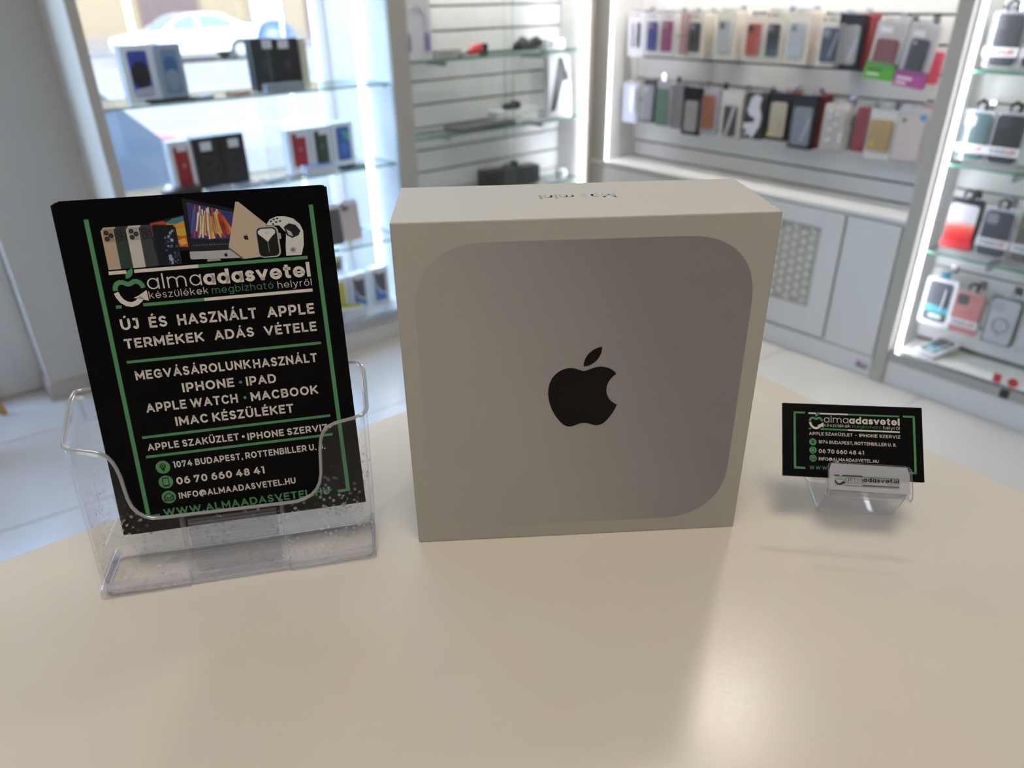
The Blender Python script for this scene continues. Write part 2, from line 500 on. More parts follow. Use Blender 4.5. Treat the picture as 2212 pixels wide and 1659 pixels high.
# ================================================================== THE SETTING
RZ = (0, 0, ANG)
def struct(name, mb, m, parent=None, **k):
    o = mb.build(name, m, parent, rot=RZ if parent is None else (0, 0, 0), **k)
    if parent is None:
        o['kind'] = 'structure'
    return o
WALL = mat('wall_paint', (205, 202, 196), 0.7, noise=0.02, nscale=2, bump=0.05)
TILE = mat('floor_tile', (214, 210, 204), 0.28, noise=0.035, nscale=2.5)
GROUT = mat('grout', (176, 172, 166), 0.8)
FH = -1.0      # floor
CEIL = 1.7
floor = struct('floor', MB().box(-3.1, 2.75, -2.6, 2.9, FH - .12, FH - .003), GROUT)
# floor tiles, clipped to the room
TD = math.radians(31.4)
td = Vector((math.cos(TD), math.sin(TD), 0)); tn = Vector((-math.sin(TD), math.cos(TD), 0))
PITCHT = 0.5506
def clip(poly, k, lim, sign):
    out = []
    for i in range(len(poly)):
        a, b = poly[i], poly[(i + 1) % len(poly)]
        ia, ib = sign * (lim - a[k]) >= 0, sign * (lim - b[k]) >= 0
        if ia: out.append(a)
        if ia != ib:
            t = (lim - a[k]) / (b[k] - a[k])
            out.append((a[0] + (b[0] - a[0]) * t, a[1] + (b[1] - a[1]) * t))
    return out
for i in range(-9, 4):
    for j in range(-5, 5):
        n0 = 1.894 + i * PITCHT; d0 = j * 2 * PITCHT + .32 + (PITCHT if i % 2 else 0)
        g = .0022
        poly = []
        for (dd, nn) in ((d0 + g, n0 + g), (d0 + 2 * PITCHT - g, n0 + g), (d0 + 2 * PITCHT - g, n0 + PITCHT - g), (d0 + g, n0 + PITCHT - g)):
            p = td * dd + tn * nn
            poly.append((p.dot(UA), p.dot(VA)))
        for k, lim, sg in ((0, -3.0, -1), (0, 2.62, 1), (1, -2.5, -1), (1, 2.84, 1)):
            if len(poly) >= 3: poly = clip(poly, k, lim, sg)
        if len(poly) < 3: continue
        n = len(poly)
        mb = MB().add([(p[0], p[1], FH - .004) for p in poly] + [(p[0], p[1], FH) for p in poly],
                      [list(range(n, 2 * n))] + [(a, (a + 1) % n, n + (a + 1) % n, n + a) for a in range(n)])
        mb.build('tile', TILE, floor)

ceiling = struct('ceiling', MB().box(-3.1, 2.75, -2.6, 2.9, CEIL, CEIL + .1), mat('ceiling_paint', (230, 228, 224), 0.8, noise=.01, nscale=2))
struct('wall_left', MB().box(-3.2, -3.0, -2.6, 3.0, -1.5, CEIL + .1), WALL)
struct('wall_back', MB().box(-3.2, 2.9, -2.75, -2.5, -1.5, CEIL + .1), WALL)
struct('wall_right', MB().box(2.625, 2.85, -2.5, 2.7, -1.5, CEIL + .1), WALL)
wf = MB()
wf.box(-.065, .27, 2.70, 3.0, -1.5, 4.8)
wf.box(-3.2, -1.15, 2.70, 3.0, -1.5, 4.8)
wf.box(-1.15, -.065, 2.70, 3.0, 1.2, 4.8)
wf.box(-1.15, -.065, 2.70, 3.0, -1.5, FH - .005)
wf.box(.27, 1.335, 2.62, 3.0, 1.5, 4.8)
wf.box(.27, 1.335, 2.62, 3.0, -1.5, -.9)
wf.box(1.335, 2.9, 2.62, 3.0, -1.5, 4.8)
struct('wall_front', wf, WALL)
struct('baseboard_left', MB().cbox(-.068, .245, 2.69, 2.70, FH, FH + .07, .002).cbox(-.075, -.065, 2.69, 2.84, FH, FH + .07, .002), mat('baseboard_beige', (186, 180, 170), 0.4, noise=.03, nscale=6))
# shop window
win = struct('window_1', MB().box(.27, .30, 2.90, 2.96, -.9, 1.5).box(1.30, 1.335, 2.90, 2.96, -.9, 1.5).box(.30, 1.30, 2.90, 2.96, -.9, -.86).box(.30, 1.30, 2.90, 2.96, 1.46, 1.5), WHITE)
MB().box(.30, 1.30, 2.925, 2.935, -.86, 1.46).build('pane', GLASS, win)
# street door
door = struct('door_1', MB().cbox(-.215, -.068, 2.845, 2.89, FH, 1.2, .004).cbox(-1.15, -1.0, 2.845, 2.89, FH, 1.2, .004).cbox(-1.0, -.215, 2.845, 2.89, FH + .004, -.83, .004).cbox(-1.0, -.215, 2.845, 2.89, 1.08, 1.2, .004), WHITE)
MB().box(-1.0, -.215, 2.862, 2.872, -.83, 1.08).build('pane', GLASS, door)
MB().box(-.2156, -.208, 2.838, 2.846, -.83, 1.08).box(-1.0, -.215, 2.838, 2.846, -.838, -.83).build('glazing_bead', mat('rubber_grey', (90, 96, 98), .6), door)
MB().tube([(-.14, 2.845, .02), (-.14, 2.80, .02), (-.28, 2.80, .02)], .009, 10).build('door_handle', CHROME, door, smooth=40)

# ------------------------------------------------------------------ ceiling lamps (recessed downlights)
def downlight(u, v, k, label, r=.075):
    e = empty('ceiling_light', W(u, v, CEIL))
    tag(e, label, 'ceiling light', 'round recessed ceiling lights')
    MB().lathe([(r, -.006), (r + .017, -.006), (r + .02, 0.0), (r, 0.0)], 28).build('trim_ring', WHITE, e, smooth=40)
    MB().lathe([(r - .001, -.003), (r - .001, 0)], 28).build('diffuser', mat('lamp_diffuser', (255, 240, 215), .5, emit=4.0, ecol=(255, 238, 214)), e)
    l = bpy.data.lights.new('lamp_glow', 'AREA'); l.shape = 'DISK'; l.size = 2 * r; l.energy = LAMP_POWER * k; l.color = (1.0, .93, .82)
    lo = bpy.data.objects.new('lamp_glow', l); COL.objects.link(lo); lo.parent = e; lo.location = (0, 0, -.012)
for (u, v, wh) in ((1.223, .517, 'between the counter and the slat wall'), (-.28, -.36, 'straight above the counter'), (-1.25, .517, 'left of the counter'), (1.223, 1.75, 'nearest the corner cabinet'), (-1.25, 1.75, 'nearest the street door')):
    downlight(u, v, 1.72 if v < 0 else (.85 if u > 1 and v < 1 else .6), 'round recessed ceiling downlight ' + wh, .30 if v < 0 else .075 if u > 1 and v < 1 else .14)

# ------------------------------------------------------------------ street outside
def street(name, mb, m, **k):
    return struct(name, mb, m, **k)
SZ = -1.5
ROAD = mat('asphalt', (86, 82, 76), .85, noise=.12, nscale=3)
street('ground_street', MB().box(-40, 60, 7.2, 31.0, SZ - .3, SZ), ROAD)
street('ground_sidewalk', MB().box(-40, 60, 3.0, 7.2, SZ - .3, SZ + .05).box(-40, 60, 31.0, 34.0, SZ - .3, SZ + .12), mat('pavement', (74, 72, 69), .8, noise=.1, nscale=4))
for k, (v0, v1) in enumerate(((12.0, 12.18), (16.6, 16.75), (24.6, 24.78))):
    if k == 1:
        for j in range(-3, 8):
            struct('trim_%d' % (j + 5), MB().box(j * 5.0, j * 5.0 + 2.6, v0, v1, SZ, SZ + .006), mat('road_paint', (104, 101, 95), .7))
    else:
        struct('trim_%d' % (k + 20), MB().box(-40, 60, v0, v1, SZ, SZ + .006), mat('road_paint', (104, 101, 95), .7))

bld = empty('apartment_building', W(0, 34, SZ), ANG)
tag(bld, 'ochre plastered building across the street with brown gate', 'building')
MB().box(-30, 60, 0, 8, 0, 11).build('wall', mat('ochre_plaster', (92, 80, 62), .9, noise=.08, nscale=.6), bld)
MB().box(-30, 60, -.06, 0, 0, .55).build('plinth', mat('plinth_stone', (84, 75, 65), .9, noise=.08, nscale=2), bld)
gate = MB().box(9.3, 11.6, -.12, -.061, 0, 3.2).build('gate', mat('gate_brown', (62, 42, 38), .6, noise=.1, nscale=3), bld)
for k in range(5):
    MB().box(9.4 + k * .44, 9.72 + k * .44, -.14, -.12, .3, 2.9).build('panel', mat('gate_brown_dark', (52, 35, 32), .6), gate)
sh = MB().box(13.8, 15.1, -.12, -.061, 0, 3).build('shutter', mat('shutter_grey', (104, 106, 108), .5), bld)
for k in range(9):
    MB().box(13.8, 15.1, -.135, -.12, .12 + k * .3, .34 + k * .3).build('slat', mat('shutter_grey2', (116, 117, 120), .5), sh)
for x in (-8, -4, 0, 4, 18, 22, 26):
    f = MB().box(x, x + 1.5, -.08, -.061, 1.3, 3.4).build('window', mat('window_surround', (225, 216, 200), .7), bld)
    MB().box(x + .12, x + 1.38, -.085, -.08, 1.42, 3.28).build('pane', mat('window_dark', (60, 66, 74), .1), f)
MB().box(16.3, 17.1, -.10, -.061, 0, 3.0).build('door', mat('gate_brown'), bld)

def car(name, label, u, v, L, col, hatch=False, glasscol=(70, 86, 104)):
    """three-box saloon; local x along the car (nose at x=0), y across"""
    e = empty(name, W(u, v, SZ), ANG)
    tag(e, label, 'car')
    paint = mat(name + '_paint', col, .25, coat=.6)
    k = L / 4.5
    prof = [(0.02, .35), (0, .62), (.12, .74), (.6, .86), (1.15, .95), (1.75, 1.33), (2.1, 1.42), (2.7, 1.45), (3.2, 1.40), (3.75, 1.12), (4.1, 1.05), (4.42, 1.0), (4.5, .7), (4.46, .32)]
    if hatch:
        prof = prof[:8] + [(3.6, 1.43), (4.08, 1.29), (4.38, 1.0), (4.5, .9), (4.5, .6), (4.46, .32)]
    arch = lambda c: [(c + .36 * math.cos(math.radians(a)), .30 + .36 * math.sin(math.radians(a))) for a in range(0, 181, 18)]
    low = arch(3.62) + arch(.85)
    poly = [(p[0] * k, p[1]) for p in prof] + [(p[0] * k, max(p[1], .22)) for p in ([(4.4, .24)] + low + [(.1, .24)])]
    mb = MB()
    n = len(poly)
    lay = [(-.86, .86), (-.82, 1.0), (.82, 1.0), (.86, .86)]
    vs_ = []
    for (yy, sc) in lay:
        for (x, z) in poly:
            top = max(0, (z - .95) / .5)
            vs_.append((x, yy * (1 - .16 * top), z))
    fs = []
    for i in range(3):
        for j in range(n):
            fs.append((i * n + j, i * n + (j + 1) % n, (i + 1) * n + (j + 1) % n, (i + 1) * n + j))
    fs.append(list(range(n))[::-1]); fs.append([3 * n + j for j in range(n)])
    mb.add(vs_, fs)
    body = mb.build('body', paint, e, smooth=35)
    gm = mat('car_glass_%d' % glasscol[0], glasscol, .05)
    for s in (-1, 1):
        for nm, q in (('front_window', [(1.38, .98), (1.85, 1.32), (2.28, 1.38), (2.28, .98)]), ('rear_window', [(2.40, .98), (2.40, 1.38), (3.4, 1.37), (3.85, 1.26), (4.05, 1.02)] if hatch else [(2.40, .98), (2.40, 1.38), (2.95, 1.36), (3.42, 1.18), (3.5, 1.02)])):
            w_ = MB()
            w_.add([(x * k, s * (.875 - .14 * max(0, (z - .95) / .5)), z) for x, z in q] + [(x * k, s * (.85 - .14 * max(0, (z - .95) / .5)), z) for x, z in q],
                   [list(range(len(q))), list(range(len(q), 2 * len(q)))[::-1]] + [(i, (i + 1) % len(q), len(q) + (i + 1) % len(q), len(q) + i) for i in range(len(q))])
            w_.build(nm, gm, e)
        MB().cbox(1.30 * k, 1.5 * k, s * .97 - .09, s * .97 + .09, .92, 1.06, .03).build('mirror', paint, e)
        for hx in (2.05, 3.1):
            MB().cbox(hx * k, (hx + .2) * k, s * .875 - .02, s * .875 + .02, .80, .84, .008).build('door_handle', paint, e)
        for cx in (.85, 3.62):
            wh = MB()
            prof2 = [(.30, -.10), (.31, -.06), (.31, .06), (.30, .10), (.20, .10), (.19, .085), (.04, .085)]
            wh.lathe(prof2, 22)
            o = wh.build('wheel', [mat('tyre', (40, 40, 42), .8)], e, loc=(cx * k, s * .76, .31), rot=(-s * pi / 2, 0, 0), smooth=40)
            MB().lathe([(.19, .09), (.18, .10), (.03, .105)], 18).build('hubcap', mat('hub_silver', (110, 112, 116), .45, .4), o)
    ws = MB()
    ws.add([(1.17 * k, -.72, .985), (1.17 * k, .72, .985), (1.80 * k, .62, 1.365), (1.80 * k, -.62, 1.365)], [(0, 1, 2, 3)])
    ws.build('windscreen', gm, e)
    bs = MB()
    xb, zb2, xt, zt2 = (4.39, 1.005, 4.10, 1.285) if hatch else (3.78, 1.135, 3.26, 1.40)
    bs.add([(xb * k, -.72, zb2), (xb * k, .72, zb2), (xt * k, .62, zt2), (xt * k, -.62, zt2)], [(0, 3, 2, 1)])
    bs.build('rear_screen', gm, e)
    for s in (-1, 1):
        MB().cbox(4.40 * k, 4.515 * k, s * .68 - .12, s * .68 + .14, .74, .96, .02).build('tail_light', mat('tail_red', (176, 52, 48), .3), e)
        MB().cbox(.03 * k, .28 * k, s * .66 - .14, s * .66 + .12, .62, .76, .03).build('head_light', mat('head_lamp', (120, 124, 128), .2), e)
    return e
car('white_saloon_car', 'white saloon car driving past beyond the shop window', 6.45, 27.0, 4.5, (128, 131, 129))
c2 = car('grey_parked_car', 'blue grey hatchback parked close outside the shop window', -3.92, 4.72, 4.15, (112, 121, 136), hatch=True, glasscol=(52, 60, 72))
c2.location.z += .05; c2.scale = (1.17, 1.0, 1.19)

pl = empty('street_pole', W(5.69, 22, SZ), 0)
tag(pl, 'thin pale street pole standing in front of the white car', 'pole')
MB().lathe([(.075, 0), (.07, .3), (.065, 6.0)], 12).build('shaft', mat('pole_cream', (232, 226, 206), .6), pl, smooth=40)
MB().lathe([(.06, 6.0), (.06, 6.05), (.01, 6.12)], 12).build('cap', mat('pole_cream'), pl, smooth=40)
bn = empty('recycling_container', W(8.65, 20, SZ), ANG)
tag(bn, 'blue dome topped recycling container standing across the road', 'container')
MB().lathe([(.42, 0), (.48, .5), (.5, .8), (.47, 1.0), (.38, 1.18), (.22, 1.28), (.03, 1.31)], 28).build('shell', mat('bin_blue', (14, 38, 92), .45), bn, smooth=50)
MB().lathe([(.515, .46), (.525, .5), (.515, .54)], 28).build('band', mat('bin_band', (44, 84, 160), .5), bn, smooth=50)
MB().prism(circ(0, .98, .11, 16), -.5, -.40).build('opening', mat('bin_hole', (22, 24, 30), .6), bn)

# ------------------------------------------------------------------ shop counter
HL = math.radians(34.94); HR = math.radians(-58.06)
_pl = Vector((-.3913, .0023, 0)); _dl = Vector((math.cos(HL), math.sin(HL), 0)); _pr = Vector((.3366, .0216, 0)); _dr = Vector((math.cos(HR), math.sin(HR), 0))
_den = _dl.x * (-_dr.y) + _dr.x * _dl.y
_t = ((_pr.x - _pl.x) * (-_dr.y) + _dr.x * (_pr.y - _pl.y)) / _den
P0 = _pl + _dl * _t
cnt = empty('shop_counter', (P0.x, P0.y, FH), 0)
tag(cnt, 'cream white laminate shop counter carrying the boxed computer', 'counter')
def cquad(mb, ins, z0, z1, la=1.35, lb=1.35):
    a = -_dl * ins + _dr * ins; b = -_dl * (la - ins) + _dr * ins; c = -_dl * (la - ins) + _dr * (lb - ins); d = -_dl * ins + _dr * (lb - ins)
    q = [(p.x, p.y) for p in (a, b, c, d)]
    return mb.add([(x, y, z0) for x, y in q] + [(x, y, z1) for x, y in q], [(3, 2, 1, 0), (4, 5, 6, 7), (0, 1, 5, 4), (1, 2, 6, 5), (2, 3, 7, 6), (3, 0, 4, 7)])
def counter_mat():
    m = mat('counter_laminate', (224, 214, 198), .30, noise=.015, nscale=30, bump=.035)
    t = m.node_tree; b = t.nodes['Principled BSDF']
    tc = t.nodes.new('ShaderNodeTexCoord'); n = t.nodes.new('ShaderNodeTexNoise'); n.inputs['Scale'].default_value = 420; n.inputs['Detail'].default_value = 3
    r = t.nodes.new('ShaderNodeMapRange'); r.inputs['To Min'].default_value = .21; r.inputs['To Max'].default_value = .28
    t.links.new(tc.outputs['Object'], n.inputs['Vector']); t.links.new(n.outputs[0], r.inputs['Value']); t.links.new(r.outputs[0], b.inputs['Roughness'])
    for nd in t.nodes:
        if nd.type == 'BUMP': t.links.new(n.outputs[0], nd.inputs['Height'])
    return m
tp = cquad(MB(), 0, .964, 1.0).build('top', counter_mat(), cnt)
bv = tp.modifiers.new('bevel', 'BEVEL'); bv.width = .0012; bv.segments = 2
cquad(MB(), .04, .08, .964).build('body', WHITE, cnt)
cquad(MB(), .09, 0, .08).build('plinth', FRAME, cnt)

# wooden stool at the left edge of the view
st = empty('wooden_stool', W(-.4163, 2.629, FH), .3)
tag(st, 'light wooden stool whose splayed foot shows at the left edge', 'stool')
OAK = mat('oak', (196, 150, 92), .5, noise=.15, nscale=12)
MB().lathe([(.16, .44), (.175, .445), (.175, .462), (.165, .47), (.02, .472)], 30).build('seat', OAK, st, smooth=40)
for k in range(4):
    a = math.radians(45 + 90 * k)
    MB().tube([(.12 * math.cos(a), .12 * math.sin(a), .44), (.205 * math.cos(a), .205 * math.sin(a), 0)], [.017, .013], 12).build('leg', OAK, st, smooth=50)
for k in range(4):
    a = math.radians(45 + 90 * k); b = a + pi / 2
    MB().tube([(.17 * math.cos(a), .17 * math.sin(a), .18), (.17 * math.cos(b), .17 * math.sin(b), .18)], .008, 8).build('stretcher', OAK, st, smooth=50)

# ================================================================== DISPLAY CABINETS
class Unit:
    """wall unit addressed in room coordinates (u, v, z)"""
    def __init__(s, name, label, u, v, side=False, cat='cabinet'):
        s.u, s.v, s.side = u, v, side
        s.e = empty(name, W(u, v, FH), ANG - pi / 2 if side else ANG)
        tag(s.e, label, cat)
    def conv(s, u0, u1, v0, v1, z0, z1):
        if s.side:
            return (s.v - max(v0, v1), s.v - min(v0, v1), min(u0, u1) - s.u, max(u0, u1) - s.u, z0 - FH, z1 - FH)
        return (u0 - s.u, u1 - s.u, v0 - s.v, v1 - s.v, z0 - FH, z1 - FH)
    def part(s, name, m, *boxes, parent=None, b=.002):
        mb = MB()
        for q in boxes:
            mb.cbox(*s.conv(*q), b) if b else mb.box(*s.conv(*q))
        return mb.build(name, m, parent or s.e)
    def glass(s, name, q, edge):
        """sheet of glass; faces across `edge` axes get the green edge material"""
        x0, x1, y0, y1, z0, z1 = s.conv(*q)
        mb = MB().box(x0, x1, y0, y1, z0, z1)
        # faces: bottom, top, front(y0), right(x1), back(y1), left(x0)
        mb.m = [0, 0, 1, 1, 1, 1] if edge == 'shelf' else [1, 1, 0, 1, 0, 1]
        return mb.build(name, [GLASS, GLASSEDGE], s.e)
DOORG = clear('door_glass', (0.985, 0.992, 0.99), refl=.035)
PALE = mat('pane_edge', (150, 178, 172), .2, alpha=.6)

# ---- left: glass cabinet standing in the shop window
LC = Unit('window_display_cabinet', 'white cabinet with glass shelves standing in the shop window', .245, 2.337)
LC.part('side_panel', WHITE, (.245, .268, 2.345, 2.70, FH, 1.55))
LC.part('side_panel', WHITE, (1.312, 1.335, 2.345, 2.62, FH, 1.55))
LC.part('front_post', FRAME, (.245, .276, 2.325, 2.345, FH, 1.55))
LC.part('front_post', FRAME, (1.300, 1.345, 2.325, 2.345, FH, 1.55))
LC.part('plinth', WHITE, (.268, 1.312, 2.345, 2.365, FH, -.90))
LC.part('bottom_board', WHITE, (.268, 1.312, 2.345, 2.62, -.90, -.872))
LC.part('bottom_rail', ALU, (.276, 1.300, 2.325, 2.345, -.905, -.868))
LC.part('top_board', WHITE, (.268, 1.312, 2.345, 2.62, 1.52, 1.55))
for z in (.036, -.266, -.572, .36):
    LC.glass('glass_shelf', (.270, 1.310, 2.372, 2.612, z - .008, z), 'shelf')
    for u in (.274, 1.306):
        for v in (2.40, 2.58):
            LC.part('shelf_peg', CHROME, (u - .006, u + .006, v - .006, v + .006, z - .018, z - .008), b=0)
for (u0, u1, v) in ((.276, .825, 2.336), (.770, 1.300, 2.344)):
    mb = MB().box(*LC.conv(u0, u1, v - .002, v + .002, -.868, 1.5)); mb.m = [1, 1, 0, 1, 0, 1]
    mb.build('sliding_pane', [DOORG, PALE], LC.e)
LC.part('led_strip', mat('led_strip_window', (255, 255, 255), .5, emit=LED_STRENGTH * 1.8, ecol=(236, 242, 255)), (1.303, 1.311, 2.588, 2.600, -.74, 1.5), b=0)
LC.part('header', WHITE, (.270, 1.310, 2.348, 2.612, .80, .82))
LC.part('led_channel', ALU, (.270, .280, 2.350, 2.362, -.86, 1.5), b=0)

# ---- middle: slat-backed glass cabinet in the corner
MC = Unit('corner_display_cabinet', 'white corner cabinet with slatted back and glass doors', 1.345, 2.337)
MC.part('side_panel', WHITE, (1.345, 1.375, 2.345, 2.535, FH, 1.55))
MC.part('side_panel', WHITE, (2.362, 2.386, 2.345, 2.535, FH, 1.55))
MC.part('front_post', FRAME, (1.345, 1.380, 2.325, 2.345, FH, 1.55))
MC.part('front_post', FRAME, (2.356, 2.44, 2.325, 2.345, FH, 1.55))
MC.part('plinth', WHITE, (1.375, 2.362, 2.345, 2.365, FH, -.90))
MC.part('bottom_board', WHITE, (1.375, 2.362, 2.345, 2.535, -.90, -.872))
MC.part('bottom_rail', ALU, (1.380, 2.356, 2.325, 2.345, -.905, -.868))
MC.part('back_panel', GROOVE, (1.345, 2.386, 2.552, 2.56, FH, 1.55), b=0)
SLZ = [.2488 + .0936 * k for k in range(14)] [::-1] + [.2488 - .0936 * k for k in range(1, 13)]
for k in range(len(SLZ) - 1):
    zt, zb_ = SLZ[k] + .038, SLZ[k + 1] + .038
    if zb_ < -.87 or zt > 1.55: continue
    MC.part('slat', PLANK, (1.376, 2.361, 2.535, 2.552, zb_ + .008, zt), b=.0025)
for z in (.103, -.190, -.483, .396):
    MC.glass('glass_shelf', (1.378, 2.360, 2.372, 2.53, z - .008, z), 'shelf')
    for u in (1.60, 2.13):
        MC.part('shelf_bracket', ALU, (u - .006, u + .006, 2.40, 2.535, z - .03, z - .008), b=0)
for (u0, u1, v) in ((1.380, 1.905, 2.336), (1.862, 2.356, 2.344)):
    mb = MB().box(*MC.conv(u0, u1, v - .002, v + .002, -.868, 1.5)); mb.m = [1, 1, 0, 1, 0, 1]
    mb.build('sliding_pane', [DOORG, PALE], MC.e)
MC.part('header', WHITE, (1.378, 2.360, 2.348, 2.53, .80, .82))  # unseen header board, added to carry the fill strip
MC.part('added_valance', WHITE, (1.378, 2.360, 2.346, 2.352, .755, .80), b=0)  # unseen board, added to screen the fill strip from the front
MC.part('led_strip', LEDFILL, (1.40, 2.34, 2.356, 2.364, .79, .80), b=0)  # added fill strip out of view, lights the goods from above
MC.part('led_strip', LED, (2.342, 2.352, 2.353, 2.362, -.86, 1.5), b=0)

# ---- right: open slat wall with phone cases over low cupboards
RW = Unit('slat_wall_display', 'open white slatted wall hung with phone cases above a ledge', 2.386, 2.325, True, 'wall display')
RW.part('back_panel', GROOVE, (2.614, 2.620, .775, 2.325, -.404, 1.55), b=0)
RW.part('side_panel', WHITE, (2.40, 2.614, 2.246, 2.262, -.386, 1.55))
RW.part('side_panel', WHITE, (2.40, 2.614, .775, .79, -.386, 1.55))
RW.part('corner_post', FRAME, (2.386, 2.410, 2.240, 2.324, -.404, 1.55))
zs = [.2488 + .0936 * k for k in range(14)][::-1] + [.2488 - .0936 * k for k in range(1, 7)] + [-.385]
for k in range(len(zs) - 1):
    if zs[k] > 1.55: continue
    RW.part('slat', PLANK, (2.598, 2.614, .792, 2.244, zs[k + 1] + .004, zs[k] - .004), b=.002)
RW.part('ledge', WHITE, (2.384, 2.600, .783, 2.324, -.404, -.386), b=.003)
RW.part('led_strip', LEDS, (2.400, 2.408, 2.237, 2.245, -.384, 1.5), b=0)
RW.part('added_pelmet', WHITE, (2.384, 2.614, .79, 2.246, .80, .83))  # unseen board, added over the slat wall to carry its fill strip
RW.part('added_valance', WHITE, (2.384, 2.392, .79, 2.246, .755, .80), b=0)  # added screen, keeps the fill strip out of the window glass
RW.part('led_strip', LEDFILL, (2.40, 2.408, .80, 2.23, .79, .80), b=0)  # added fill strip out of view, brightens slats and packs
# low cupboards below the ledge
LCUP = Unit('low_cupboard', 'white low cupboard front with woven radiator grille under the ledge', 2.386, 2.24, True)
LCUP.part('carcass', WHITE, (2.400, 2.60, .79, 2.24, FH, -.407), b=0)
LCUP.part('corner_post', FRAME, (2.386, 2.410, 2.241, 2.324, FH, -.406))
for (va, vb_) in ((.795, .995), (1.72, 2.236)):
    LCUP.part('front_panel', WHITE, (2.386, 2.400, va, vb_, -.915, -.41), b=.003)
LCUP.part('plinth', WHITE, (2.384, 2.400, .79, 2.24, FH, -.918), b=.003)
fr = LCUP.part('grille_door', WHITE, (2.380, 2.398, 1.002, 1.085, -.905, -.41), (2.380, 2.398, 1.62, 1.715, -.905, -.41), (2.380, 2.398, 1.085, 1.62, -.475, -.41), (2.380, 2.398, 1.085, 1.62, -.905, -.80), b=.002)
MB().box(*LCUP.conv(2.396, 2.399, 1.085, 1.62, -.80, -.475)).build('grille_back', mat('grille_shade', (186, 184, 176), .7), LCUP.e)
WEAVE = mat('weave_white', (226, 225, 218), .4)
wm = None
s2 = .036
for i in range(-2, 18):                 # woven panel: pillow shaped tiles standing on their corners
    for j in range(0, 15):
        cx = 1.085 + i * s2; cz = -.80 + j * s2 + (s2 / 2 if i % 2 else 0)
        if not (1.09 < cx < 1.615 and -.795 < cz < -.478): continue
        x0, _, y0, _, z0, _ = LCUP.conv(2.388, 2.388, cx, cx, cz, cz)
        if wm is None:
            h_ = s2 * .5; q_ = h_ * .55
            mb = MB().add([(-h_ * 1.02, .005, 0), (0, .006, -h_ * 1.0), (h_ * 1.02, .004, 0), (0, .006, h_ * 1.0), (-q_, -.001, 0), (0, -.0015, -q_), (q_, -.008, 0), (0, -.0015, q_)],
                          [(0, 1, 5, 4), (1, 2, 6, 5), (2, 3, 7, 6), (3, 0, 4, 7), (4, 5, 6, 7)])
            o = mb.build('weave_cell', WEAVE, fr, loc=(x0, y0 + .003, z0)); wm = o.data
        else:
            o = bpy.data.objects.new('weave_cell', wm); COL.objects.link(o); o.parent = fr; o.location = (x0, y0 + .003, z0)
stk = LCUP.part('sticker', mat('sticker_white', (200, 196, 198), .5), (2.3832, 2.384, .80, .85, -.975, -.945), b=0)
sb = MB()
x0, x1, y0, _, z0, z1 = LCUP.conv(2.3828, 2.3828, .80, .85, -.975, -.945)
sb.flat([(x0 + .003, z0 + .004), (x1 - .003, z0 + .004), (x1 - .003, z0 + .015), (x0 + .003, z0 + .015)], y0 - .0002, 0)
sb.flat([(x0 + .003, z0 + .018), (x0 + .022, z0 + .018), (x0 + .022, z0 + .026), (x0 + .003, z0 + .026)], y0 - .0002, 1)
sb.build('print', [mat('sticker_ink', (88, 90, 104), .5), mat('sticker_red', (190, 110, 120), .5)], stk)

# ---- far right: lit glass cabinet with cases on hooks
RC = Unit('lit_case_cabinet', 'lit white glass cabinet full of hanging phone cases at the right', 2.386, .783, True)
RV = -.55
RC.part('side_panel', WHITE, (2.400, 2.575, .722, .772, FH, 1.55))
RC.part('side_panel', WHITE, (2.400, 2.575, RV - .02, RV, FH, 1.55))
RC.part('front_post', FRAME, (2.372, 2.400, .735, .783, FH, 1.55), b=.004)
RC.part('front_post', FRAME, (2.372, 2.400, RV - .02, RV + .02, FH, 1.55), b=.004)
RC.part('plinth', WHITE, (2.382, 2.400, RV, .735, FH, -.90))
RC.part('bottom_board', WHITE, (2.400, 2.575, RV, .722, -.90, -.866))
RC.part('bottom_rail', ALU, (2.376, 2.400, RV + .02, .735, -.905, -.868))
RC.part('lock', mat('lock_dark', (70, 70, 70), .4, .6), (2.366, 2.376, .325, .35, -.90, -.872))
RC.part('back_panel', GROOVE, (2.575, 2.580, RV, .722, -.87, 1.55), b=0)
for k in range(len(SLZ) - 1):
    zt, zb_ = SLZ[k] + .02, SLZ[k + 1] + .02
    if zb_ < -.87 or zt > 1.55: continue
    RC.part('slat', PLANK, (2.560, 2.575, RV, .722, zb_ + .007, zt), b=.0025)
for z in (.100, -.187, -.484, .39):
    RC.glass('glass_shelf', (2.425, 2.555, RV + .005, .716, z - .008, z), 'shelf')
    for v in (.52, .05):
        RC.part('shelf_bracket', ALU, (2.45, 2.56, v - .005, v + .005, z - .035, z - .008), b=0)
mb = MB().box(*RC.conv(2.386, 2.390, .15, .735, -.868, 1.5)); mb.m = [1, 1, 0, 1, 0, 1]
mb.build('sliding_pane', [DOORG, PALE], RC.e)
mb = MB().box(*RC.conv(2.394, 2.398, RV + .02, .20, -.868, 1.5)); mb.m = [1, 1, 0, 1, 0, 1]
mb.build('sliding_pane', [DOORG, PALE], RC.e)
RC.part('header', WHITE, (2.402, 2.555, RV + .005, .716, .80, .82))  # unseen board, added above the cases for the fill strip
RC.part('added_valance', WHITE, (2.400, 2.4035, RV + .005, .716, .755, .80), b=0)  # added screen before the fill strip, out of view
RC.part('led_strip', LEDFILL, (2.406, 2.414, RV + .02, .70, .79, .80), b=0)  # added fill strip out of view, evens the light on the cases
RC.part('led_strip', LED, (2.403, 2.411, .712, .720, -.862, 1.5), b=0)
rs = RC.part('window_sticker', mat('sticker_paper', (232, 226, 224), .4), (2.3845, 2.3855, .295, .388, -.862, -.825), b=0)
sb = MB(); x0, x1, y0, _, z0, z1 = RC.conv(2.3844, 2.3844, .295, .388, -.862, -.825)
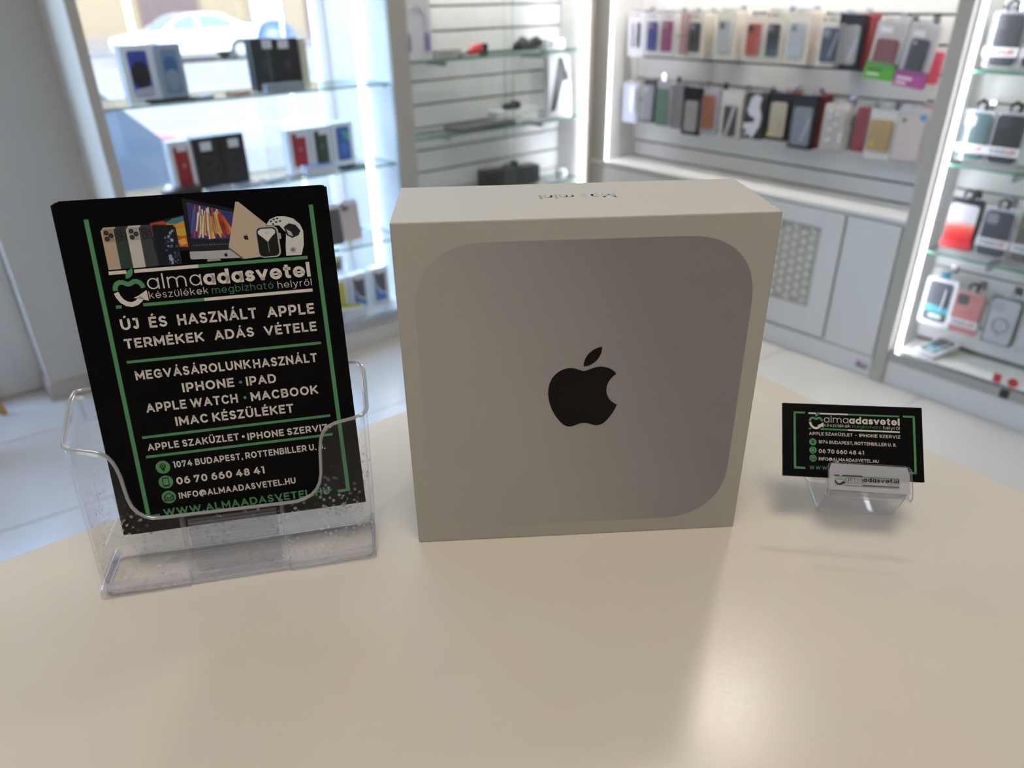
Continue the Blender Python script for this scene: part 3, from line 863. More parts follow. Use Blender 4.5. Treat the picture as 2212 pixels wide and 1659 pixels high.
sb.flat([(x0 + .002, z0 + .003), (x0 + .026, z0 + .003), (x0 + .026, z1 - .003), (x0 + .002, z1 - .003)], y0 - .0002)
sb.build('print', mat('sticker_red2', (196, 60, 62), .4), rs)
MB().flat(circ(x0 + .062, (z0 + z1) / 2, .016, 18), y0 - .0002).build('print', mat('sticker_red2'), rs)

# ================================================================== GOODS
C_ = lambda n, c=(200, 200, 200), r=.4: mat('col_' + n, c, r)
C_('tag', (226, 226, 230)); C_('carton_white', (236, 237, 240)); C_('edge_grey', (160, 162, 168)); C_('plug_black', (24, 24, 27)); C_('gadget_black', (30, 29, 31)); C_('adapter_print', (170, 176, 184))
def frame_cam(mb, w_, h, y, style, mi):
    """camera opening of a phone case"""
    if style == 'sq':
        mb.prism(rrect(w_ * .42, w_ * .42, w_ * .1, 4, cx=-w_ * .22, cz=h - w_ * .3), y - .0012, y, mi)
    elif style == 'dot':
        mb.prism(circ(-w_ * .28, h - w_ * .2, w_ * .09, 12), y - .0012, y, mi)
def price_tag(e, x, z, y, w_=.03, h=.014):
    MB().prism([(x - w_ / 2, z), (x + w_ / 2, z), (x + w_ / 2, z + h), (x - w_ / 2, z + h)], y - .0008, y).build('price_tag', C_('tag', (226, 226, 230)), e)

def hang_pack(name, u, v, z0, w_, h, label, back=(232, 230, 226), case=(60, 60, 64), inset=.17, top=.2, bot=.1, cam_='sq', camcol=(150, 146, 150), logo=None, band=None, lower=None, blister=True, tilt=0.0, copies=0, cgroup=None, thick=.012, frame_=False, extra=None, header=None, yaw=0.0):
    """carded phone-case pack hanging on a hook; front towards the shop"""
    e = empty(name, W(u, v, z0), rot=(0, tilt, ANG - pi / 2 + yaw))
    tag(e, label, 'phone case')
    bm_ = C_('card_%d_%d_%d' % back, back, .45)
    card = MB().prism(rrect(w_, h, .008), 0, thick).build('backing', bm_, e)
    MB().prism(rrect(w_ * .34, .012, .005, 3, cz=h + .004), thick * .35, thick * .55).build('hang_tab', C_('tab_clear', (206, 208, 212), .2), e)
    cw, ch_ = w_ * (1 - inset * 2), h * (1 - top - bot)
    if frame_:      # open window in the card shows a darker well
        MB().prism(rrect(cw * 1.14, ch_ * 1.05, .008, 4, cz=h * bot + ch_ / 2), -.0006, 0).build('well', C_('well', (206, 206, 204)), e)
    if case:
        cm = C_('case_%d_%d_%d' % case, case, .35)
        c = MB().prism(rrect(cw, ch_, cw * .16, 5, cz=h * bot + ch_ / 2), -.0085, -.0005).build('case', cm, e)
        if cam_:
            mb = MB(); frame_cam(mb, cw, ch_, -.0086, cam_, 0)
            mb.v = [(p[0], p[1], p[2] + h * bot) for p in mb.v]
            mb.build('camera_opening', C_('camcol_%d_%d_%d' % camcol, camcol, .3), c)
    if lower:
        lh = lower[1]
        MB().prism(rrect(w_ * 1.02, h * lh, .004), -.012, thick * .9).build('base_box', C_('low_%d_%d_%d' % lower[0], lower[0], .4), e)
    if logo:
        MB().flat(circ(-w_ * .36, h * .93, w_ * .055, 10), -.0003).flat([(-w_ * .2, h * .915), (w_ * .12, h * .915), (w_ * .12, h * .945), (-w_ * .2, h * .945)], -.0003, 1).build('logo_print', [C_('logo_%d_%d_%d' % logo, logo), C_('logo_grey', (120, 118, 116))], e)
    if band:
        bh = h * .17; bz = h * band[0]
        b_ = MB().prism([(-w_ * .52, bz), (w_ * .52, bz), (w_ * .52, bz + bh), (-w_ * .52, bz + bh)], -.0125, -.0105).build('label_band', C_('band_white', (232, 232, 236)), e)
        lt = MB(); text(lt, 'YOO', -w_ * .40, w_ * .07, bz + bh * .25, bh * .5, .2, -.0128, 0, gap=.14); text(lt, 'UP', w_ * .10, w_ * .40, bz + bh * .25, bh * .5, .2, -.0128, 1, gap=.14)
        lt.build('lettering', [C_('band_ink', (36, 36, 40)), C_('band_red', (190, 48, 40))], b_)
    if header:
        MB().prism([(-w_ / 2, h * (1 - header[1])), (w_ / 2, h * (1 - header[1])), (w_ / 2, h), (-w_ / 2, h)], -.004, -.0002).build('header', C_('head_%d_%d_%d' % header[0], header[0], .3), e)
    if extra:
        extra(e, w_, h)
    if blister:
        bw, bh2 = min(w_ * .97, cw * 1.2), ch_ * 1.08
        mb = MB().prism(rrect(bw, bh2, .01, 4, cz=h * bot + ch_ / 2), -.0105, -.0008)
        mb.f = [f for i, f in enumerate(mb.f) if i != 1]; mb.m = mb.m[:len(mb.f)]
        mb.build('blister', BLISTER, e)
    for k in range(copies):
        c = copy_tree(e)
        c.location = W(u + .024 * (k + 1), v - .004 * (k + 1) * (1 if k % 2 else .4), z0 + .001)
        c['label'] = 'further case pack hanging behind ' + cgroup
        c['group'] = 'packs behind ' + cgroup
    return e

def hook(unit, u0, u1, v, z):
    x0, x1, y0, y1, zz, _ = unit.conv(u0, u1, v, v, z, z)
    MB().tube([(x0, y1, zz), (x0, y0, zz), (x0, y0 - .002, zz + .012)], .0022, 8).box(x0 - .012, x0 + .012, y1 - .003, y1, zz - .014, zz + .014).build('hook', CHROME, unit.e, smooth=50)

CREAM = (226, 220, 208); WHT = (238, 237, 236); BLK = (24, 24, 27)
UF = 2.492
def sheen_strip(col, x0, x1, z0, z1, sl=.25):  # slanted paler strip, a sheen painted onto the case
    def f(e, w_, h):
        MB().flat([(w_ * x0, h * z0), (w_ * x1, h * z0), (w_ * (x1 + sl), h * z1), (w_ * (x0 + sl), h * z1)], -.0089).build('painted_sheen', C_('strip_%d_%d_%d' % col, col, .2), e)
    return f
def dots(col, pts):
    def f(e, w_, h):
        mb = MB()
        for (x, z, r) in pts: mb.prism(circ(w_ * x, h * z, w_ * r, 12), -.0092, -.0086)
        mb.build('sticker', C_('dots_%d_%d_%d' % col, col, .3), e)
    return f
HP = 'phone_case_pack'
row1 = [
 # v centre, z0, w, h, keyword args
 dict(v=2.172, z0=.070, w_=.100, h=.182, back=WHT, case=(58, 58, 62), inset=.31, top=.24, bot=.22, logo=(226, 92, 92), frame_=True, label='white case pack with narrow charcoal case, leftmost of the upper row'),
 dict(v=2.076, z0=.076, w_=.080, h=.172, back=WHT, case=(52, 66, 140), inset=.20, top=.2, bot=.14, logo=(150, 150, 150), label='white case pack with royal blue case on upper row', frame_=True),
 dict(v=1.994, z0=.080, w_=.082, h=.168, back=WHT, case=(152, 58, 112), inset=.18, top=.18, bot=.12, logo=(150, 150, 150), label='white case pack with magenta case on upper row', frame_=True),
 dict(v=1.845, z0=.081, w_=.092, h=.166, back=CREAM, case=(52, 60, 62), inset=.22, top=.2, bot=.14, logo=(120, 120, 118), copies=3, cgroup='the dark grey green case', label='cream case pack with dark grey green case on upper row', frame_=True),
 dict(v=1.696, z0=.080, w_=.102, h=.176, back=CREAM, case=(204, 207, 208), inset=.20, top=.18, bot=.14, camcol=(130, 130, 134), copies=3, cgroup='the wide clear case', label='cream pack with clear case beside the dark grey green one', frame_=True),
 dict(v=1.560, z0=.082, w_=.088, h=.160, back=CREAM, case=(188, 84, 64), inset=.17, top=.17, bot=.12, camcol=(70, 50, 46), label='cream case pack with orange red case on upper row', frame_=True),
 dict(v=1.474, z0=.076, w_=.088, h=.182, back=CREAM, case=(62, 64, 70), inset=.22, top=.24, bot=.14, logo=(200, 46, 52), label='cream pack with charcoal case right of the orange red one', frame_=True),
 dict(v=1.374, z0=.079, w_=.096, h=.178, back=CREAM, case=(200, 206, 208), inset=.19, top=.2, bot=.14, camcol=(150, 150, 152), copies=3, cgroup='the pale clear case', label='cream pack with pale clear case left of the navy one', frame_=True),
 dict(v=1.240, z0=.076, w_=.094, h=.168, back=CREAM, case=(50, 56, 70), inset=.18, top=.22, bot=.1, logo=(196, 44, 46), extra=sheen_strip((150, 160, 180), .02, .1, .2, .7), label='cream pack with navy case and red dot logo on upper row', frame_=True),
 dict(v=1.166, z0=.073, w_=.098, h=.178, back=(30, 30, 34), case=(150, 148, 146), inset=.17, top=.2, bot=.1, cam_=None, header=((26, 26, 30), .16), extra=sheen_strip((196, 200, 204), .05, .1, .15, .6), label='black case pack with clear grey case on upper row'),
]
for d in row1:
    hang_pack(HP, UF, **d)
    hook(RW, UF - .03, 2.598, d['v'], d['z0'] + d['h'] + .004)
hang_pack(HP, UF + .014, 1.160, .073, .096, .176, 'dark red case pack hanging behind the black pack', back=(132, 26, 40), case=None, blister=False, thick=.078)
for k in range(3):                                   # dusty rose packs turned edge-on
    hang_pack(HP, UF + .01, 1.936 - k * .018, .088, .050, .160, ['dusty rose case pack turned edge-on beside the magenta one', 'middle dusty rose case pack turned edge-on', 'dusty rose case pack turned edge-on beside the dark grey green one'][k], back=(172, 132, 134), case=None, blister=False, yaw=-.85, thick=.009)
hook(RW, UF - .03, 2.598, 1.92, .252)

def bag_extra(e, w_, h):
    MB().box(-w_ / 2, w_ / 2, -.013, -.0125, h * .22, h).build('clear_bag', BLISTER, e)
    MB().flat([(-w_ * .3, h * .80), (w_ * .1, h * .80), (w_ * .1, h * .90), (-w_ * .3, h * .90)], -.0132).build('size_sticker', C_('tag'), e)
g1 = hang_pack(HP, UF, 1.037, .047, .105, .186, 'clear pack with dark red case above bright green base', back=(206, 204, 204), case=(140, 34, 52), inset=.14, top=.30, bot=.25, lower=((86, 168, 58), .30), cam_=None, blister=False, extra=bag_extra, tilt=.08)
lt = MB()
for k_ in range(5): lt.flat([(-.042 + k_ * .009, .012), (-.035 + k_ * .009, .012), (-.034 + k_ * .009, .021), (-.041 + k_ * .009, .021)], -.0125)
lt.flat([(-.042, .026), (.01, .026), (.01, .034), (-.042, .034)], -.0125, 1)
lt.build('base_print', [C_('print_pale', (220, 236, 214)), C_('print_dkgreen', (54, 118, 36))], g1)
hang_pack(HP, UF + .03, 1.012, .052, .100, .180, 'clear pack with grey case hanging behind the green base pack', back=(150, 146, 144), case=None, blister=False, lower=((70, 140, 44), .32), tilt=.08)
hook(RW, UF - .03, 2.598, 1.037, .238)
g2 = hang_pack(HP, UF - .005, .928, .030, .100, .196, 'clear pack with slanting navy case above magenta base', back=(214, 213, 216), case=(52, 62, 76), inset=.20, top=.24, bot=.20, lower=((170, 82, 148), .27), cam_='dot', camcol=(220, 220, 222), blister=False, extra=bag_extra, tilt=.10)
lt = MB()
for k_ in range(6): lt.flat([(-.042 + k_ * .009, .022), (-.035 + k_ * .009, .022), (-.034 + k_ * .009, .032), (-.041 + k_ * .009, .032)], -.0125)
lt.flat([(-.042, .008), (-.006, .008), (-.006, .015), (-.042, .015)], -.0125)
lt.build('base_print', C_('print_white', (240, 232, 240)), g2)
hang_pack(HP, UF + .04, .905, .04, .088, .100, 'short pink pack hanging behind the magenta base pack', back=(226, 92, 116), case=None, blister=False, thick=.02, tilt=.05)
hook(RW, UF - .03, 2.598, .928, .232)
for v in (2.10, 1.95, 1.70, 1.40, 1.30, 1.00, .85):
    hook(RW, 2.56, 2.598, v, .235)

def seven(e, w_, h):
    MB().flat([(-w_ * .22, h * .06), (-w_ * .06, h * .06), (w_ * .30, h * .74), (w_ * .14, h * .74)], -.0092).flat([(-w_ * .3, h * .70), (w_ * .28, h * .70), (w_ * .28, h * .76), (-w_ * .3, h * .76)], -.0092).build('figure_print', C_('seven', (205, 205, 206)), e)
def ghost(e, w_, h):
    P = [(-.38, .05), (-.1, .12), (.05, .02), (.2, .15), (.36, .3), (.4, .5), (.25, .72), (.32, .9), (.05, .97), (-.15, .9), (-.3, .62), (-.12, .5), (.1, .48), (.1, .38), (-.4, .34), (-.42, .22), (-.2, .2)]
    MB().prism([(x * w_, z * h) for x, z in P], -.012, -.006).build('clear_wrap', C_('ghost', (214, 218, 228), .15), e)
def glints(e, w_, h):
    for (x, z) in ((-.2, .85), (-.2, .74), (.05, .60), (-.15, .48), (-.2, .24), (.3, .38), (.3, .28), (-.1, .28), (.05, .80)):
        MB().prism(circ(w_ * x, h * z, .006, 10), -.0125, -.009).build('crystal', C_('crystal', (236, 238, 242), .05), e)
row2 = [
 dict(v=2.188, z0=-.216, w_=.092, h=.172, back=(216, 222, 234), case=(222, 226, 236), inset=.1, top=.1, bot=.3, cam_=None, label='pale white case pack, leftmost of the lower row'),
 dict(v=2.074, z0=-.206, w_=.070, h=.184, back=(66, 64, 64), case=(178, 182, 192), inset=.1, top=.12, bot=.06, cam_='sq', camcol=(225, 228, 238), label='dark pack with glossy clear case left of the sage green one'),
 dict(v=1.992, z0=-.212, w_=.076, h=.182, back=(176, 178, 186), case=(98, 126, 114), inset=.05, top=.12, bot=.03, cam_=None, blister=False, label='sage green phone case pack on lower row'),
 dict(v=1.826, z0=-.232, w_=.106, h=.196, back=(28, 29, 34), case=(168, 166, 164), inset=.2, top=.28, bot=.08, cam_=None, header=((24, 26, 32), .2), label='black pack with pale grey case left of the brown one'),
 dict(v=1.738, z0=-.222, w_=.094, h=.186, back=(176, 178, 190), case=(164, 98, 62), inset=.19, top=.14, bot=.14, cam_=None, label='pale pack with tan brown leather case on lower row'),
 dict(v=1.626, z0=-.228, w_=.098, h=.192, back=(220, 216, 212), case=(56, 62, 64), inset=.2, top=.3, bot=.08, cam_=None, extra=seven, copies=1, cgroup='the figure seven pack', label='white pack with slanted grey figure over dark case'),
 dict(v=1.514, z0=-.212, w_=.096, h=.178, back=(62, 62, 64), case=None, blister=False, extra=ghost, copies=1, cgroup='the crumpled wrap pack', label='dark pack with crumpled white wrap on lower row'),
 dict(v=1.404, z0=-.205, w_=.096, h=.180, back=(34, 32, 32), case=(198, 182, 150), inset=.16, top=.2, bot=.08, cam_=None, header=((28, 28, 30), .16), extra=dots((216, 196, 70), ((-.32, .12, .09),)), label='black pack with gold case and yellow sticker on lower row'),
 dict(v=1.297, z0=-.224, w_=.106, h=.198, back=(34, 34, 38), case=(128, 130, 132), inset=.15, top=.22, bot=.08, cam_=None, header=((28, 29, 33), .18), extra=sheen_strip((176, 180, 184), .0, .1, .15, .6), label='black pack with grey case beside the dark red stack'),
 dict(v=1.164, z0=-.218, w_=.100, h=.172, back=(206, 200, 192), case=(198, 190, 180), inset=.1, top=.1, bot=.06, cam_=None, extra=glints, label='clear pack with glittering crystal case on lower row'),
 dict(v=1.064, z0=-.202, w_=.052, h=.152, back=(150, 46, 54), case=(146, 40, 48), inset=.08, top=.08, bot=.05, cam_=None, label='slim red case pack on lower row'),
 dict(v=.990, z0=-.220, w_=.100, h=.170, back=(222, 220, 216), case=(190, 160, 106), inset=.1, top=.2, bot=.18, cam_=None, extra=dots((216, 196, 40), ((-.26, .30, .09), (-.2, .32, .09))), label='clear pack with kraft insert and yellow sticker'),
 dict(v=.886, z0=-.216, w_=.106, h=.184, back=(206, 206, 210), case=(226, 212, 204), inset=.07, top=.14, bot=.04, cam_='dot', camcol=(120, 120, 120), extra=dots((86, 164, 214), ((.33, .83, .1),)), label='clear pack with pale pink case and blue sticker'),
]
for d in row2:
    hang_pack(HP, UF, **d)
    hook(RW, UF - .03, 2.598, d['v'], d['z0'] + d['h'] + .004)
hang_pack(HP, UF + .012, 1.922, -.218, .062, .184, 'plain grey case pack right of the sage green one', back=(146, 144, 150), case=None, blister=False, thick=.05)
hang_pack(HP, UF + .014, 1.400, -.202, .094, .178, 'dark red pack hanging behind the gold case', back=(112, 24, 34), case=None, blister=False, thick=.08)
hang_pack(HP, UF + .014, 1.292, -.222, .104, .194, 'dark red pack hanging behind the grey case', back=(112, 20, 32), case=None, blister=False, thick=.08)
hang_pack(HP, UF + .03, 1.098, -.200, .040, .120, 'slim blue grey pack beside the slim red one', back=(86, 110, 128), case=None, blister=False)
hang_pack(HP, UF + .035, .862, -.210, .100, .180, 'bright pink pack hanging behind the pale pink case', back=(232, 126, 140), case=None, blister=False, thick=.02)

# cases in the lit cabinet at the right
UC = 2.475
def ring_extra(e, w_, h):
    mb = MB()
    pts = [(.6 * w_ * .42 * math.cos(t * pi / 12), -.0105, h * .42 + .6 * w_ * .42 * math.sin(t * pi / 12)) for t in range(24)]
    mb.tube(pts, .0022, 6, closed=True); mb.box(-.002, .002, -.0115, -.0095, h * .17, h * .25)
    mb.build('magnet_ring', C_('ring', (150, 152, 158)), e)
def loop(e, w_, h):
    MB().tube([(-.012, .004, h), (-.014, .004, h + .02), (.0, .004, h + .03), (.014, .004, h + .02), (.012, .004, h)], .005, 8).build('hanger_strap', C_('strap_black', (22, 22, 24), .6), e, smooth=50)
for a in (
 dict(v=.662, z0=.106, w_=.098, h=.158, back=(206, 208, 212), case=(62, 64, 70), inset=.07, top=.05, bot=.04, camcol=(86, 88, 94), band=(.20,), extra=loop, label='clear pack with charcoal case on the top shelf of lit cabinet'),
 dict(v=.556, z0=.106, w_=.096, h=.158, back=(196, 198, 202), case=(40, 40, 46), inset=.07, top=.05, bot=.04, camcol=(70, 70, 76), band=(.20,), extra=loop, label='clear pack with black case at right end of top shelf'),
 dict(v=.676, z0=-.180, w_=.094, h=.160, back=(208, 212, 214), case=(70, 102, 104), inset=.07, top=.06, bot=.04, camcol=(206, 208, 216), band=(.18,), extra=loop, label='clear pack with teal case on the second shelf'),
 dict(v=.578, z0=-.180, w_=.094, h=.162, back=(208, 210, 214), case=(48, 49, 55), inset=.07, top=.06, bot=.04, camcol=(76, 77, 84), band=(.18,), extra=loop, label='clear pack with black case beside the teal one'),
 dict(v=.532, z0=-.476, w_=.096, h=.164, back=(214, 216, 222), case=(50, 54, 70), inset=.07, top=.06, bot=.04, camcol=(150, 150, 158), band=(.22,), extra=loop, label='clear pack with navy case beside the red gradient one'),
 dict(v=.428, z0=-.476, w_=.092, h=.164, back=(170, 164, 156), case=(96, 88, 74), inset=.07, top=.06, bot=.04, camcol=(140, 130, 110), band=(.22,), label='clear pack with olive brown case at the right edge'),
 dict(v=.548, z0=-.762, w_=.092, h=.156, back=(206, 190, 188), case=(218, 140, 140), inset=.03, top=.03, bot=.02, camcol=(86, 84, 84), band=(.18,), extra=loop, label='clear pack with salmon pink case on the lowest shelf'),
 dict(v=.436, z0=-.765, w_=.098, h=.168, back=(120, 124, 128), case=(214, 216, 222), inset=.07, top=.05, bot=.04, camcol=(196, 198, 204), extra=ring_extra, label='grey edged clear case with magnet ring on the lowest shelf'),
 dict(v=.330, z0=-.768, w_=.096, h=.168, back=(216, 218, 222), case=(226, 228, 232), inset=.07, top=.05, bot=.04, camcol=(190, 192, 200), extra=ring_extra, label='white clear case with ring at the right edge'),
):
    hang_pack(HP, UC, **a)
    hook(RC, UC - .02, 2.56, a['v'], a['z0'] + a['h'] + .005)
gr = empty('phone_case_pack', W(UC, .642, -.474), rot=(0, 0, ANG - pi / 2))
tag(gr, 'black edged pack with case fading from clear to red', 'phone case')
MB().prism(rrect(.104, .172, .01), 0, .014).build('backing', C_('grad_back', (40, 40, 44)), gr)
gm = mat('gradient_case', (220, 220, 224), .2)
t_ = gm.node_tree; tc_ = t_.nodes.new('ShaderNodeTexCoord'); sx_ = t_.nodes.new('ShaderNodeSeparateXYZ'); cr_ = t_.nodes.new('ShaderNodeValToRGB')
cr_.color_ramp.elements[0].position = .05; cr_.color_ramp.elements[0].color = lin((214, 40, 44)); cr_.color_ramp.elements[1].position = .105; cr_.color_ramp.elements[1].color = lin((214, 214, 220))
_e = cr_.color_ramp.elements.new(.078); _e.color = lin((236, 96, 76))
t_.links.new(tc_.outputs['Object'], sx_.inputs[0]); t_.links.new(sx_.outputs[2], cr_.inputs[0]); t_.links.new(cr_.outputs[0], t_.nodes['Principled BSDF'].inputs['Base Color'])
MB().prism(rrect(.090, .150, .014, 5, cz=.082), -.009, -.0005).build('case', gm, gr)
MB().prism([(-.05, .006), (.05, .006), (.05, .03), (-.05, .03)], -.012, -.0095).build('label_band', C_('grad_band', (206, 44, 52)), gr)
MB().prism([(-.052, .155), (.052, .155), (.052, .176), (-.052, .176)], -.004, -.0002).build('header', C_('grad_head', (26, 26, 30)), gr)
loop(gr, .1, .172)
hook(RC, UC - .02, 2.56, .642, -.297)
def teal_pack(loc, rot, label, sz=1.0):
    e = empty('armband_pack', loc, rot=rot)
    tag(e, label, 'phone case')
    MB().prism(rrect(.106 * sz, .176 * sz, .008), 0, .016).build('carton', C_('carton_white', (236, 237, 240)), e)
    MB().prism(rrect(.082 * sz, .148 * sz, .012, 5, cz=.09 * sz), -.0008, 0).build('picture', C_('pic_grey', (86, 88, 98)), e)
    MB().flat([(-.041 * sz, .052 * sz), (.041 * sz, .048 * sz), (.041 * sz, .072 * sz), (-.041 * sz, .078 * sz)], -.0011).build('band_print', C_('pic_cyan', (84, 184, 202)), e)
    MB().flat(rrect(.045 * sz, .016 * sz, .007, 4, cx=.002, cz=.036 * sz), -.0012).build('pad_print', C_('pic_pale', (226, 232, 234)), e)
    MB().tube([(.02, -.002, .14 * sz), (.02, -.004, .10 * sz), (.016, -.003, .06 * sz)], .003, 8).build('cord', C_('cord_white', (240, 242, 246)), e, smooth=50)
    return e
tp1 = teal_pack(W(UC, .650, -.762), (0, 0, ANG - pi / 2), 'white carton with turquoise banded picture hanging on the lowest shelf')
MB().box(-.016, .016, .004, .012, .176, .20).build('hang_strip', C_('pic_teal', (40, 122, 146)), tp1)
hook(RC, UC - .02, 2.56, .650, -.570)
teal_pack(W(2.418, .630, -.846), (-pi / 2 + .12, 0, ANG - pi / 2 - .25), 'white turquoise carton lying flat on the cabinet floor', .78)

# ---- cartons in the window cabinet
def carton(name, u0, u1, v, z, h, depth, label, col=(232, 233, 236), rz=0.0, pic=None, tagx=None, cat='box'):
    """upright phone carton; pic(e, w, h) adds the printed front"""
    w_ = u1 - u0
    e = empty(name, W((u0 + u1) / 2, v, z), ANG + rz)
    tag(e, label, cat)
    MB().cbox(-w_ / 2, w_ / 2, 0, depth, 0, h, .002).build('carton', C_('ctn_%d_%d_%d' % col, col, .35), e)
    if pic: pic(e, w_, h)
    if tagx is not None: price_tag(e, w_ * tagx[0], h * tagx[1], -.0002, w_ * .42, h * .17)
    return e
def phone_pic(col, edge=None, parts=()):
    def f(e, w_, h):
        pw, ph = w_ * .62, h * .80
        p = MB().prism(rrect(pw, ph, pw * .14, 5, cx=.0, cz=h * .5), -.0006, 0).build('picture', C_('pic_%d_%d_%d' % col, col, .3), e)
        for k, (c, poly) in enumerate(parts):
            q = [(x * pw, h * .5 + zz * ph) for x, zz in poly]
            MB().flat(q, -.0008 - k * .0001).build('print', C_('pp_%d_%d_%d' % c, c, .3), p)
    return f
def blob(cx, cz, r, asp=2.0, n=18):
    return [(cx + r * math.cos(2 * pi * k / n), cz + r / asp * math.sin(2 * pi * k / n)) for k in range(n)]
half = [(-.5, -.5), (.5, -.5), (.5, .0), (-.5, .0)]
small_fruit = [((196, 176, 176), blob(.05, .02, .09))]
BX = 'phone_carton'
carton(BX, .389, .488, 2.455, .036, .170, .045, 'white phone carton with dark purple blue picture on top shelf', pic=phone_pic((54, 76, 170), parts=[((30, 30, 42), blob(.0, -.02, .48, 1.6)), ((196, 196, 206), [(-.48, -.48), (.48, -.48), (.48, -.28), (-.48, -.34)]), ((40, 40, 54), blob(.02, .10, .40, 2.2))]), rz=.06)
carton(BX, .496, .580, 2.462, .036, .168, .045, 'grey phone carton with light blue phone picture on top shelf', col=(168, 176, 186), pic=phone_pic((118, 146, 176), parts=[((64, 108, 158), blob(0, .14, .40, 1.9)), ((150, 168, 186), blob(0, -.18, .42, 1.7))]), rz=-.04)
def apple_dark(e, w_, h):
    mb = MB(); fruit_logo(mb, -w_ * .12, w_ * .12, h * .40, h * .62, -.0003); mb.build('logo_print', C_('dark_logo', (70, 70, 76)), e)
carton(BX, .815, .900, 2.455, .036, .172, .05, 'black phone carton on top shelf left of its twin', col=(40, 44, 46), pic=apple_dark, tagx=(.2, .80))
carton(BX, .902, .996, 2.465, .036, .168, .05, 'black phone carton on top shelf right of its twin', col=(34, 35, 40), pic=apple_dark, tagx=(-.1, .80))
def slab(name, u, v, z, w_, d, h, label, col, rz=0.0, top=None, cat='phone'):
    e = empty(name, W(u, v, z), ANG + rz); tag(e, label, cat)
    mb = MB().prism(rrect(w_, d, min(w_, d) * .14, 4, cz=0), 0, h)
    mb.v = [(p[0], p[2], h - p[1]) for p in mb.v]
    mb.f = [f[::-1] for f in mb.f]
    mb.build('body', C_('slab_%d_%d_%d' % col, col, .3), e)
    if top:
        mb = MB().prism(rrect(w_ * .92, d * .86, min(w_, d) * .1, 4, cz=0), 0, .0008)
        mb.v = [(p[0], p[2], h + .0008 - p[1]) for p in mb.v]
        mb.f = [f[::-1] for f in mb.f]
        mb.build('screen', C_('slabtop_%d_%d_%d' % top, top, .12), e)
    return e
slab('phone', .50, 2.405, .036, .150, .05, .010, 'black phone lying flat before the cartons on top shelf', (32, 34, 36), top=(20, 22, 26))
slab('phone', .61, 2.42, .036, .060, .05, .008, 'small dark phone lying right of the black one on top shelf', (60, 58, 54), .3)
slab('phone', .735, 2.43, .036, .07, .06, .010, 'orange and dark phone lying on top shelf', (172, 128, 92), .3, top=(54, 56, 84))
slab('phone_box', .895, 2.405, .036, .145, .05, .028, 'grey flat carton lying before the black cartons', (150, 156, 162), .04, cat='box')
carton(BX, 1.003, 1.03, 2.47, .036, .165, .05, 'cream phone carton at right end of top shelf', col=(216, 206, 180))
# second shelf
ZS2 = -.266
carton(BX, .468, .548, 2.452, ZS2, .170, .045, 'white carton with red phone picture left of black cartons', pic=phone_pic((160, 34, 42), parts=small_fruit), tagx=(.05, .80), rz=.05)
ringpic = lambda e, w_, h: [MB().tube([(w_ * .24 * math.cos(2 * pi * k / 24), -.0006, h * c + w_ * .24 * math.sin(2 * pi * k / 24)) for k in range(24)], .0016, 6, closed=True).build('ring_print', C_('ring_dark', (58, 58, 64)), e) for c in (.5, .25)]
carton(BX, .551, .643, 2.452, ZS2, .172, .05, 'black carton with ring picture beside the red phone carton', col=(28, 28, 31), pic=ringpic, tagx=(-.02, .74))
carton(BX, .646, .735, 2.456, ZS2, .172, .05, 'black carton with ring picture, right one of the pair', col=(28, 28, 31), pic=ringpic, tagx=(.05, .74))
carton(BX, .914, 1.004, 2.49, ZS2, .155, .045, 'white carton with red phone picture at the right', pic=phone_pic((168, 44, 54), parts=small_fruit), tagx=(.12, .80))
carton(BX, 1.007, 1.096, 2.49, ZS2, .155, .045, 'white carton with dark green phone picture', pic=phone_pic((52, 72, 58), parts=[((130, 140, 132), blob(.05, .02, .09))]), tagx=(.12, .80))
carton(BX, 1.100, 1.192, 2.49, ZS2, .160, .045, 'white carton with blue and green swirl picture', pic=phone_pic((44, 92, 172), parts=[((84, 176, 150), [(-.1, .42), (.5, .3), (.5, .0), (.1, .18)]), ((70, 120, 206), blob(.05, -.15, .36, 1.8))]))
slab('phone_box', .47, 2.40, ZS2, .125, .055, .028, 'black flat carton lying before the red phone carton', (34, 33, 35), .05, cat='box')
slab('phone', .60, 2.40, ZS2, .085, .05, .009, 'silver lilac phone lying on second shelf, leftmost', (176, 172, 190), .25, top=(200, 198, 214))
slab('phone', .70, 2.40, ZS2, .085, .05, .009, 'silver phone lying on second shelf beside the lilac one', (186, 184, 188), .2, top=(150, 160, 186))
slab('phone', .80, 2.405, ZS2, .085, .05, .009, 'grey blue phone lying on the middle of second shelf', (150, 160, 172), .22, top=(170, 176, 182))
slab('phone', .89, 2.41, ZS2, .07, .05, .009, 'pale gold phone lying on second shelf', (196, 186, 170), .2, top=(160, 156, 150))
slab('phone_box', .99, 2.41, ZS2, .125, .07, .030, 'white flat carton lying before the dark green carton', (214, 218, 226), -.08, top=(104, 128, 176), cat='box')
slab('phone', 1.13, 2.41, ZS2, .11, .06, .008, 'black phone lying at the right end of second shelf', (38, 38, 44), .1, top=(24, 24, 30))
